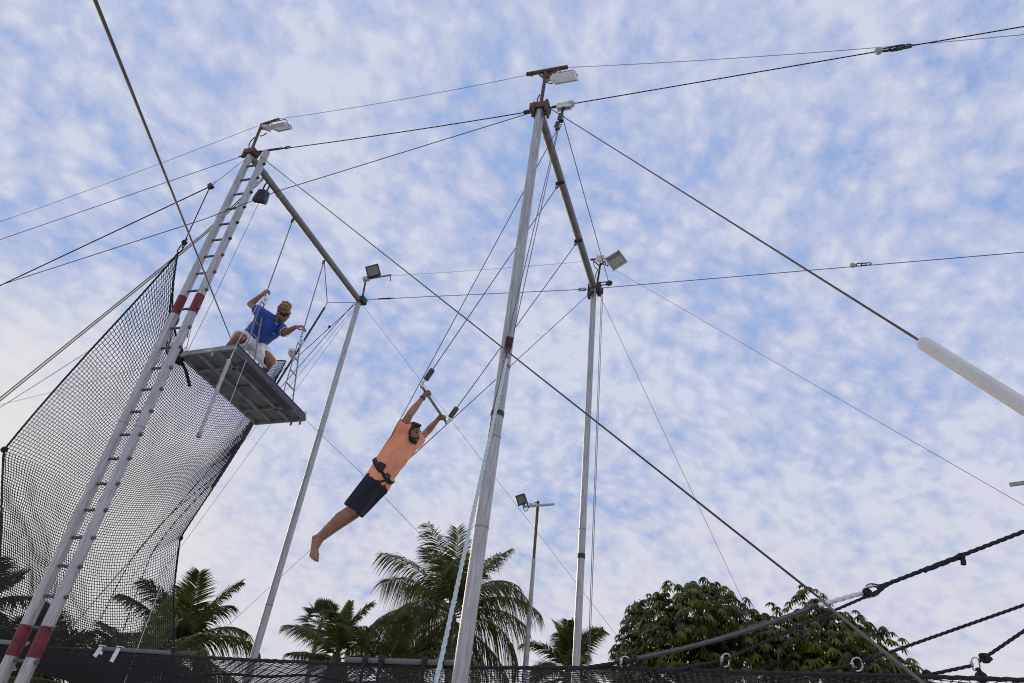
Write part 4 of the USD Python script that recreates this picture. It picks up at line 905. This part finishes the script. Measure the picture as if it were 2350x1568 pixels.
fl.part('buckle', [box(f5(680, 858, 1.50), [unit(f5(705, 880, 1.5)-f5(660, 840, 1.5)), sp_up, rt], (.035, .028, .012), .3)], 'plastic_black', under=belt)
fl.part('loose_strap', [box((f5(695, 882, 1.51)+f5(600, 908, 1.53))/2, [unit(f5(695, 882, 1.51)-f5(600, 908, 1.53)), unit(CU), CF], (np.linalg.norm(f5(695, 882, 1.51)-f5(600, 908, 1.53))/2, .014, .004), .2)], 'webbing_strap', under=belt)
fl.part('wrist_band', beltring(RW+rd*.004, rd, front, bdir, .034, .034, .02, .004, 18), 'red_tape')

# ---- the coach
def c4_(x, y, Y): return aY(*z4(x, y), Y)
co = Thing('person', 'blond coach in blue polo shirt and white shorts crouching on the platform', 'person', pp(.7, .4, .08))
cRH, cLH = c4_(662, 722, 1.18), c4_(742, 778, 1.34)
cPE = (cRH+cLH)/2
cRK, cLK = c4_(606, 688, .84), c4_(880, 893, 1.30)
cRA, cLA = aZ(*z4(452, 850), 5.82), aZ(*z4(772, 1052), 5.82)
cRS, cLS = c4_(800, 492, .97), c4_(950, 606, 1.33)
cNB = c4_(905, 548, 1.14)
cRE = c4_(700, 415, .96)
cRB = c4_(828, 308, .93)
cLE = c4_(1000, 655, 1.20); cLW = c4_(1088, 606, 1.08)
cHC = c4_(984, 482, 1.12)
ts = unit(cNB-cPE); trt = unit(cRS-cLS); trt = unit(trt-ts*(trt@ts)); tfr = np.cross(ts, trt)
if tfr@CF > 0: tfr = -tfr
cCH = cPE+(cNB-cPE)*.68; cWA = cPE+(cNB-cPE)*.30
def cs2(c, w, r, off=0): return [(c+trt*w+tfr*off, r), (c-trt*w+tfr*off, r)]
def ctorso(g=0.0, low=None):
    low = cPE if low is None else low
    return [m3.Manifold.batch_hull([sph(c, r+g) for c, r in cs2(low, .07, .105)+cs2(cWA, .065, .10)]),
            m3.Manifold.batch_hull([sph(c, r+g) for c, r in cs2(cWA, .065, .10)+cs2(cCH, .085, .108, .01)]),
            m3.Manifold.batch_hull([sph(c, r+g) for c, r in cs2(cCH, .085, .108, .01)+[(cRS, .065), (cLS, .065), (cNB-ts*.03, .07)]])]
chs, chf, chu = frame_head(CU*.80+CR*.40-CF*.35, CR*.58-CU*.58-CF*.62)
ccable = unit(T1-AP1)
crd = unit(cRB-cRE); cRW = cRB-crd*.07
cld = unit(cLW-cLE)
cflesh = ctorso()+head_solid(cHC, chs, chf, chu, 1.03)+[hullm((cNB, .057), (cHC-chu*.05-chf*.02, .053))]
cflesh += chainm((cRS, .06), (cRS+(cRE-cRS)*.5, .053), (cRE, .042))+chainm((cRE, .043), (cRE+(cRW-cRE)*.3, .043), (cRW, .027))
cflesh += chainm((cLS, .06), (cLS+(cLE-cLS)*.5, .053), (cLE, .043))+chainm((cLE, .043), (cLE+(cLW-cLE)*.3, .043), (cLW, .027))
cflesh += hand(cRW, crd, unit(np.cross(ccable, crd))*(-1 if unit(np.cross(ccable, crd))@CF < 0 else 1), None, -ccable, 1.0)
cflesh += hand(cLW, unit(CR*.9+CU*.12-CF*.2), -CU*.95+CR*.2, None, CF*1.0+CR*.2, .62, bends=[(1.3, .5, .3), (1.1, .6, .4), (1.3, .8, .5), (1.5, .9, .6)])
def cleg(H, K, A):
    cal = A+(K-A)*.66
    return [hullm((H, .092), (K, .062)), hullm((K, .060), (cal, .058)), hullm((cal, .056), (A, .038))]
cflesh += cleg(cRH, cRK, cRA)+cleg(cLH, cLK, cLA)
for A, d in ((cRA, unit(V3(.8, -.6, 0))), (cLA, unit(V3(.95, -.3, 0)))):
    H_ = V3(A[0], A[1], 5.765)-d*.05; s_ = np.cross(d, ez); T_ = H_+d*.19
    cflesh += [hullm((A, .037), (H_, .031)), hullm((H_, .03), (T_+s_*.025, .020), (T_-s_*.025, .019)), hullm((A, .034), (T_, .02))]
    for i in range(5): cflesh.append(hullm((T_+s_*(i-2)*.015, .014), (T_+d*(.055-.006*i)+s_*(i-2)*.017, .010)))
co.part('body', soft(union(cflesh), .009, 6, .002, 26, 2), 'skin_tan', 70)
co_out = union([m3.Manifold.batch_hull([sph(c, r) for c, r in cs2(cPE-ts*.02, .078, .122)+cs2(cWA, .072, .118)]),
                m3.Manifold.batch_hull([sph(c, r) for c, r in cs2(cWA, .072, .118)+cs2(cCH, .09, .122, .01)]),
                m3.Manifold.batch_hull([sph(c, r) for c, r in cs2(cCH, .09, .122, .01)+[(cRS, .078), (cLS, .078), (cNB-ts*.03, .082)]])]
               +[hullm((cRS, .08), (cRS+(cRE-cRS)*.40, .074)), hullm((cLS, .08), (cLS+(cLE-cLS)*.72, .076))])
co_out = trim(co_out, unit(ts+tfr*.1), cPE+ts*.115)
co_in = union(ctorso(.004, cPE-ts*.1)+[hullm((cRS, .065), (cRE, .06)), hullm((cLS, .065), (cLE+cld*.0, .06)), ellip(cNB+(cHC-cNB)*.35, (chs, chf, chu), (.062, .066, .05))])
sh = co.part('polo_shirt', soft(co_out-co_in, .0115, 4, .025, 11, 5, ts), 'blue_cloth', 60)
cend = cLS+(cLE-cLS)*.72+unit(cLE-cLS)*.06
co.part('sleeve_trim', beltring(cLS+(cLE-cLS)*.92, cLE-cLS, CR, CU, .064, .064, .008, .004, 20), 'white_cloth', under=sh)
nk = cNB+tfr*.055+ts*.045
co.part('collar', [tube([nk+trt*.06-tfr*.04+ts*.03, nk+trt*.035+tfr*.01, nk+tfr*.035-ts*.045, nk-trt*.035+tfr*.01, nk-trt*.06-tfr*.04+ts*.03], .0085, 8)], 'blue_cloth', under=sh)
co.part('collar_trim', [tube([nk+trt*.045+tfr*.004+ts*.008, nk+tfr*.046-ts*.05, nk-trt*.045+tfr*.004+ts*.008], .004, 6)], 'white_cloth', under=sh)
lg = cCH-trt*.06+tfr*.128+ts*.03
co.part('chest_emblem', [box(lg-trt*(.012*i), [trt, ts, tfr], (.004, .003+.002*(i % 2), .003), .2) for i in range(-2, 3)], 'white_cloth', under=sh)
def cshort(H, K, w, t): return hullm((H, .125), (H+(K-H)*t, w))
cs_in = [hullm((cRH+(cRK-cRH)*.62, .078), (cRK+(cRK-cRH)*.2, .098)), hullm((cLH+(cLK-cLH)*.72, .088), (cLK+(cLK-cLH)*.2, .112))]
def cutleg(m, H, K, t):
    d = unit(K-H); p = H+(K-H)*t
    c_ = m3.Manifold.cylinder(.3, .2, .2, 24)
    z = d; x = unit(np.cross(z, [.3, .2, .9])); y = np.cross(z, x)
    return m-c_.transform(np.hstack([np.array([x, y, z]).T, p.reshape(3, 1)]).tolist())
cso = union([cutleg(cshort(cRH, cRK, .112, .84), cRH, cRK, .82)-cs_in[0], cutleg(cshort(cLH, cLK, .124, .92), cLH, cLK, .95)-cs_in[1], m3.Manifold.batch_hull([sph(c, r) for c, r in cs2(cPE+ts*.02, .08, .128)+cs2(cWA, .066, .112)])])
cso = trim(cso, -ts, cPE+ts*.15)
for H, K, t in ((cRH, cRK, .74), (cLH, cLK, .84)):
    d = unit(K-H); cso = cso-hullm((H+(K-H)*t+d*.15, .15), (H+(K-H)*t+d*.3, .15)) if False else cso
co.part('shorts', soft(cso, .0115, 4, .014, 15, 9, cLK-cLH), 'white_cloth', 60)
ch_ = hlocal(cHC, chs*1.03, chf*1.03, chu*1.03)
co.part('cropped_hair', hairshell(cHC, chs, chf, chu, 1.03, .006, [(chu*.72-chf*.70, ch_(0, .070, .078))], wr=.004), 'brown_hair', 70)
rg = np.random.default_rng(12); curls = []
for k in range(240):
    a = rg.uniform(0, 2*np.pi); r_ = math.sqrt(rg.uniform(0, 1)); p = ch_(.058*r_*math.cos(a), .012+.078*r_*math.sin(a), .120-.035*r_*r_+rg.uniform(0, .034)*rg.random())
    q = unit(rg.normal(size=3)); q2 = unit(np.cross(q, rg.normal(size=3)))
    curls.append(tube([p+(q*math.cos(t)+q2*math.sin(t))*.012+chu*.005*t for t in np.linspace(0, 5.5, 8)], .0036, 4))
co.part('curls', curls, 'blond_hair', 60)
gl = (ellip(ch_(0, .002, .016), (chs, chf, chu), (.088, .104, .085))^ellip(ch_(0, .10, .010), (chs, chf, chu), (.086, .10, .042)))-ellip(ch_(0, -.012, .016), (chs, chf, chu), (.078, .09, .09))
co.part('sunglasses', soft(gl, .008, 2), 'goggle', 60)
for q in (-1, 1): co.part('glasses_arm', tube([ch_(q*.078, .055, .020), ch_(q*.084, .02, .020), ch_(q*.084, -.03, .012)], .006, 6), 'goggle', 60)
# ------------------------------------------------------------------ plants
def strip_leaf(base, dirv, side, L, w, droop, n=4, fold=.0):
    """A tapered drooping blade: quads along its length."""
    t = np.linspace(0, 1, n+1); d = unit(dirv); pts = base+np.outer(t*L, d); pts[:, 2] -= droop*L*t*t
    ww = w*np.array([.55, 1, .85, .5, .03])[:n+1] if n == 4 else w*np.interp(t, [0, .3, .7, 1], [.5, 1, .7, .03])
    s = unit(side); a = pts+s*ww[:, None]/2; b = pts-s*ww[:, None]/2
    v = np.empty((2*(n+1), 3)); v[0::2] = a; v[1::2] = b
    i = np.arange(n)*2; f = np.vstack([np.stack([i, i+1, i+3], 1), np.stack([i, i+3, i+2], 1)])
    return v, f
def frond(base, az, el, L, rg, curl=1.1, leaf=.75, n=62, hang=.8, width=.032):
    """A feather palm frond: curved rachis, two rows of hanging leaflets."""
    m = 22; t = np.linspace(0, 1, m); e = el-curl*t**1.6*(1+.25*rg.normal())
    step = L/(m-1); ca, sa = math.sin(az), math.cos(az); tw = rg.normal()*.15
    azs = az+tw*t
    d = np.stack([np.cos(e)*np.sin(azs), np.cos(e)*np.cos(azs), np.sin(e)], 1)
    p = base+np.vstack([np.zeros(3), np.cumsum(d[:-1]*step, 0)])
    stem = tube(p, np.interp(t, [0, .2, 1], [.032, .022, .005]), 6)
    vs, fs, k = [], [], 0; roll = rg.normal()*.35
    for s in (-1, 1):
        for u in np.linspace(.16, .995, n):
            u += rg.normal()*.003
            if rg.random() < .04: continue
            q = np.array([np.interp(u, t, p[:, j]) for j in range(3)]); dd = unit([np.interp(u, t, d[:, j]) for j in range(3)])
            out = np.cross(dd, [0, 0, 1.0]); no = np.linalg.norm(out); out = out/no if no > .05 else V3(math.cos(az), -math.sin(az), 0)
            upv = np.cross(out, dd)
            o = out*s*math.cos(roll)+upv*math.sin(roll)*s
            ll = leaf*np.interp(u, [.16, .35, .7, 1], [.75, 1, .9, .42])*(1+.10*rg.normal())
            fwd = np.interp(u, [0, 1], [.35, 1.0])
            v, f = strip_leaf(q, unit(o*1.0+dd*fwd+upv*.12), unit(dd*.8+upv*.35*rg.normal()), ll, width*(1+.2*rg.normal()), max(.05, hang*(1+.3*rg.normal())))
            vs.append(v); fs.append(f+k); k += len(v)
    return stem, (np.vstack(vs), np.vstack(fs))
def palm(label, crown, seed, L, nf, leaf=.7, els=(1.3, -.5), trunk_r=.14, hang=.8, young=1, nuts=0, group=None, azs=None, n=92, width=.036, name='palm_tree'):
    rg = np.random.default_rng(seed); g = V3(crown[0]+.3*rg.normal(), crown[1]+.3*rg.normal(), 0)
    t = Thing(name, label, 'palm tree', g, group)
    m = 26; u = np.linspace(0, 1, m); bend = rg.normal(size=2)*.25
    p = np.outer(1-u, g)+np.outer(u, crown-V3(0, 0, .25)); p[:, 0] += bend[0]*np.sin(np.pi*u); p[:, 1] += bend[1]*np.sin(np.pi*u)
    q = np.repeat(p, 2, 0)[:-1]; q[1::2] = (p[1:]+p[:-1])/2
    rr = trunk_r*np.interp(np.linspace(0, 1, len(q)), [0, .08, 1], [1.6, 1.05, .85]); rr = rr*(1+.05*(np.arange(len(q)) % 2))
    t.part('trunk', tube(q, rr, 12), 'palm_trunk', 40)
    t.part('crown_shaft', tube([crown-V3(0, 0, .75), crown-V3(0, 0, .4), crown-V3(0, 0, .1), crown+V3(0, 0, .2)], [trunk_r*.9, trunk_r*1.5, trunk_r*1.35, .05], 12), 'palm_dry', 60)
    ga = 2.39996
    for i in range(nf):
        k = i/(nf-1.0); el = els[0]+(els[1]-els[0])*k**1.25+.10*rg.normal(); az = i*ga+.2*rg.normal()
        Lf = L*np.interp(k, [0, .15, .6, 1], [.72, .95, 1.03, .92])*(1+.06*rg.normal())
        mt = 'palm_young' if i < young else ('palm_dry' if (k > .9 and rg.random() < .3) else 'palm_leaf')
        st, lf = frond(crown+V3(0, 0, .12-.3*k), az, el, Lf, rg, curl=np.interp(k, [0, .15, .5, 1], [.25, .75, 1.25, 1.0]), leaf=leaf*(.55 if i < young else 1), hang=hang*np.interp(k, [0, .2, .5, 1], [.1, .5, .9, 1.2]), n=n, width=width)
        fr_ = t.part('frond', lf, mt, False); t.part('stem', st, 'palm_stem', 60, under=fr_)
    for i in range(nuts):
        a = i*2.1; t.part('coconut', ball(crown+V3(.26*math.cos(a), .26*math.sin(a), -.45-.12*(i % 3)), .13, 2, (1, 1, 1.25)), 'coconut', 60)
    return t
palm('tall coconut palm with a full drooping crown behind the near trapeze pole', aH(1036, 1412, 25.0), 11, 3.35, 30, .90, (1.30, -.80), nuts=4, young=1, hang=1.35, n=96, width=.034)
palm('coconut palm with a bright upright young frond left of the tall palm', aH(772, 1506, 25.0), 22, 1.95, 15, .6, (1.5, -.25), young=2, hang=.6)
palm('coconut palm standing behind the right edge of the net apron', aH(408, 1492, 21.0), 33, 2.15, 20, .66, (1.35, -.35), young=1, hang=.85, n=95)
palm('small palm between the lamp post and the far trapeze pole', aH(1306, 1545, 26.0), 44, 2.0, 16, .6, (1.5, -.05), young=0, hang=.35)
palm('palm with hanging fronds cut by the left picture edge behind the net', aH(-80, 1405, 19.0), 55, 1.45, 14, .6, (1.0, -.8), young=0, hang=1.0)
palm('low palm behind the foot of the ladder', aH(50, 1560, 18.0), 66, 1.6, 16, .6, (1.3, -.5), young=1, hang=.8)
palm('low palm between the upright frond palm and the tall coconut palm', aH(880, 1560, 23.0), 77, 2.3, 14, .6, (1.1, -.3), young=0, hang=.8)
palm('low palm whose fronds show under the dark net lining on the left', aH(255, 1610, 17.0), 88, 2.3, 16, .65, (1.25, -.1), young=2, hang=.6)
def fan_palm(label, crown, seed, R, nl, trunk_r=.12):
    rg = np.random.default_rng(seed); g = V3(crown[0], crown[1], 0); t = Thing('fan_palm', label, 'palm tree', g)
    t.part('trunk', tube([g, (g+crown)/2+V3(.05, 0, 0), crown], [trunk_r*1.4, trunk_r, trunk_r*.9], 10), 'palm_trunk', 60)
    for i in range(nl):
        k = i/(nl-1.0); az = i*2.4; el = 1.35-2.1*k+.1*rg.normal(); d = V3(math.cos(el)*math.sin(az), math.cos(el)*math.cos(az), math.sin(el))
        tip = crown+d*R*.55; s = unit(np.cross(d, [0, 0, 1.0])+V3(.01, 0, 0)); vs, fs, n = [], [], 0
        for a in np.linspace(-1.9, 1.9, 19):
            dd = unit(d*math.cos(a)+s*math.sin(a)+np.cross(s, d)*.12*abs(math.sin(a)))
            v, f = strip_leaf(tip, dd, np.cross(dd, np.cross(s, d)), R*.5*(1-.18*abs(a)/1.9), .075*R, .30, 4); vs.append(v); fs.append(f+n); n += len(v)
        q = t.part('fan_frond', (np.vstack(vs), np.vstack(fs)), 'fan_leaf', False); t.part('leaf_stalk', tube(seg(crown, tip), .012, 5), 'palm_stem', 60, under=q)
fan_palm('distant small round fan palm above the upright frond palm', aH(737, 1428, 38.0), 5, 1.35, 34)

# umbrella tree: whorls of drooping leaflets over rounded boughs
def whorl(c, axis, R, n, rg, droop):
    a = unit(axis); x = unit(np.cross(a, rg.normal(size=3))); y = np.cross(a, x); vs, fs, k = [], [], 0
    for i in range(n):
        t = 2*np.pi*i/n+.1*rg.normal(); o = x*math.cos(t)+y*math.sin(t); L = R*(1+.12*rg.normal())
        tt = np.array([0, .30, .55, .8, 1.0]); p = c+np.outer(tt*L*.80, o)+np.outer((.10*tt-.0*tt)*L, a); p[:, 2] -= droop*L*tt**1.9
        w = L*.25*np.array([.12, .75, 1.0, .8, .06]); s = np.cross(a, o); up_ = V3(0, 0, 1)
        v = np.empty((15, 3)); v[0::3] = p-s*w[:, None]/2-up_*w[:, None]*.14; v[1::3] = p; v[2::3] = p+s*w[:, None]/2-up_*w[:, None]*.14
        j = np.arange(4)*3; f = np.vstack([np.stack([j, j+1, j+4], 1), np.stack([j, j+4, j+3], 1), np.stack([j+1, j+2, j+5], 1), np.stack([j+1, j+5, j+4], 1)])
        vs.append(v); fs.append(f+k); k += 15
    return np.vstack(vs), np.vstack(fs)
DT = 17.0
rg = np.random.default_rng(77)
ut = Thing('umbrella_tree', 'broad umbrella tree with drooping glossy leaf whorls at the lower right', 'tree', aH(1720, 1500, DT)*[1, 1, 0])
px_m = DT/F_PX*1.06
LOBES = [(1622, 1408, 78, 0), (1590, 1440, 95, -.4), (1505, 1462, 85, .3), (1470, 1525, 62, 0), (1560, 1530, 90, -.6), (1680, 1500, 105, .2), (1775, 1458, 62, .5), (1860, 1428, 60, .2), (1925, 1475, 75, -.2), (1995, 1525, 75, 0), (1820, 1540, 95, -.5), (2070, 1575, 55, .2), (1700, 1580, 120, -.3), (1930, 1585, 110, -.4), (1480, 1590, 90, 0)]
groups = []
for lx, ly, lr, off in LOBES:
    c = aH(lx, ly, DT+off*1.3); r = lr*px_m; nw = int(190*(lr/80)**2)
    for k in range(nw):
        d = unit(rg.normal(size=3)*[1, 1, .9]+V3(0, 0, .35)); rad = r*(1.02-.24*abs(rg.normal()))*(1+.30*(meshkit.noise((d*2.2+lx)[None], 6)[0]-.5)*2); p = c+d*rad*V3(1, 1, .92)
        groups.append(whorl(p, unit(d*.5+V3(0, 0, 1)), rg.uniform(.125, .20), int(rg.integers(8, 12)), rg, rg.uniform(.6, 1.05)))
order = sorted(range(len(groups)), key=lambda i: np.linalg.norm(groups[i][0].mean(0)-CAM))
for i in order[:260]: ut.part('leaf_whorl', groups[i], 'umbrella_leaf', 50)
ut.part('crown', [groups[i] for i in order[260:]], 'umbrella_leaf', 50, kind='stuff')
trunk0 = ut.o; fork = trunk0+V3(.1, 0, 2.2)
ut.part('trunk', tube([trunk0, trunk0+V3(.05, 0, 1.2), fork], [.26, .2, .17], 12), 'bark', 60)
for lx, ly, lr, off in LOBES:
    c = aH(lx, ly, DT+off*1.3); ut.part('limb', tube([fork, (fork+c)/2+V3(0, 0, .15), c], [.10, .065, .03], 8), 'bark', 60)
# small leaved tree behind it
st_c = aH(1448, 1495, 21.0); rg = np.random.default_rng(9)
bt = Thing('tree', 'dark small leaved tree peeking out left of the umbrella tree', 'tree', st_c*[1, 1, 0])
vs, fs, k = [], [], 0
for lx, ly, lr in ((1490, 1425, 45), (1462, 1480, 40), (1444, 1495, 32), (1440, 1530, 30), (1500, 1470, 60), (1470, 1540, 60)):
    c = aH(lx, ly, 21.0); r = lr*21/F_PX*1.06
    for q in range(int(520*(lr/40)**2)):
        d = unit(rg.normal(size=3)); p = c+d*r*(1-.35*rg.random()**2)*(1+.22*(meshkit.noise((d*2.5+lx)[None], 4)[0]-.5)*2); x = unit(rg.normal(size=3)); y = unit(np.cross(x, rg.normal(size=3))); L = rg.uniform(.05, .085)
        vs.append([p, p+x*L*.5+y*L*.22, p+x*L, p+x*L*.5-y*L*.22]); fs += [[k, k+1, k+2], [k, k+2, k+3]]; k += 4
bt.part('crown', (np.vstack(vs), np.array(fs)), 'bush_leaf', False, kind='stuff')
for lx, ly in ((1490, 1440), (1440, 1500), (1465, 1485)):
    c = aH(lx, ly, 21.0); bt.part('limb', tube([bt.o+V3(0, 0, 1.5), (bt.o+V3(0, 0, 1.5)+c)/2, c], [.09, .06, .02], 7), 'bark', 60)
bt.part('trunk', tube([bt.o, bt.o+V3(0, 0, 1.6)], [.14, .09], 10), 'bark', 60)
# lamp post with a floodlight
LD = 24.0
lp = Thing('lamp_post', 'tall thin lamp post with crossarm and one box floodlight in the distance', 'lamp post', aH(1205, 1530, LD)*[1, 1, 0])
ltop = aH(1235, 1150, LD); lbt = aH(1206, 1532, LD); lmid = ltop+(lbt-ltop)*.38
lp.part('pole', tube([ext(ltop, lbt, 0), lbt, lmid, lmid+(ltop-lmid)*.001], [.12, .095, .068, .05], 12), 'lamp_pole', 60)
lp.part('upper_pole', bar(lmid, ltop, .052, 10), 'rust')
ra, rb_ = aH(1202, 1163, LD-.12), aH(1272, 1157.5, LD-.12)
lp.part('crossarm', box((ra+rb_)/2, [rb_-ra, np.cross(rb_-ra, CF), CF], (np.linalg.norm(rb_-ra)/2, .04, .04), .1), 'plastic_grey')
lp.part('junction_box', bar(aH(1219, 1160, LD-.16), aH(1219, 1159, LD-.30), .075, 12), 'plastic_grey')
lp.part('bracket', [box(aH(x, 1157, LD-.16), [CR, CU, CF], (.025, .06, .03), .2) for x in (1203, 1211)], 'dark_steel')
lp.part('electric_cable', [tube(cablecurve(aH(1200, 1158, LD-.2), aH(1214, 1163, LD-.2), .42), .016, 6), tube(cablecurve(aH(1231, 1160, LD-.1), aH(1234, 1154, LD-.1), -.1, -CR*.2), .014, 6)], 'plastic_black')
fw = unit(CR*.94+CU*.26+CF*.22); fh = unit(CU*.92-CR*.38+CF*.1); fh = unit(fh-fw*(fh@fw)); fn_ = np.cross(fw, fh); fn_ = fn_ if fn_@CF < 0 else -fn_
fc = aH(1196, 1147, LD-.2)
ff_ = Thing('floodlight', 'dark square box floodlight on the left end of the lamp post crossarm', 'floodlight', fc)
ff_.part('housing', [box(fc-fn_*.10, [fw, fh, fn_], (.17, .185, .10), .25), box(fc-fn_*.10+fw*.14+fh*.0, [fw, fh, fn_], (.08, .17, .07), .4)], 'plastic_grey')
lens = ff_.part('lens_frame', [box(fc+fn_*.01+fw*o*.16, [fw, fh, fn_], (.018, .185, .02), .2) for o in (-1, 1)]+[box(fc+fn_*.01+fh*o*.17, [fw, fh, fn_], (.145, .018, .02), .2) for o in (-1, 1)], 'plastic_black')
ff_.part('lens', box(fc+fn_*.004, [fw, fh, fn_], (.145, .155, .008), .1), 'lamp_glass_dark', under=lens)
# the neighbouring post whose crossarm end shows at the right edge
LE_ = 17.0
l2 = Thing('lamp_post', 'steel crossarm end of a second lamp post jutting in at the right picture edge', 'lamp post', aH(2600, 1080, LE_)*[1, 1, 0])
pt_ = aH(2600, 1060, LE_)
l2.part('pole', tube([l2.o, l2.o*[1, 1, 0]+V3(0, 0, pt_[2])], [.1, .06], 12), 'lamp_pole', 60)
ra = aH(2316, 1112, LE_); rb_ = V3(*(l2.o[:2]+(l2.o[:2]-ra[:2])*.8), ra[2]); dx = unit(rb_-ra); nx_ = unit(np.cross(dx, ez))
l2.part('crossarm', [box((ra+rb_)/2, [dx, ez, nx_], (np.linalg.norm(rb_-ra)/2, .035, .004), .1), box((ra+rb_)/2+V3(0, 0, -.035)-nx_*.02, [dx, nx_, ez], (np.linalg.norm(rb_-ra)/2, .025, .004), .1), box((ra+rb_)/2+V3(0, 0, .035)-nx_*.02, [dx, nx_, ez], (np.linalg.norm(rb_-ra)/2, .025, .004), .1)], 'lamp_pole')
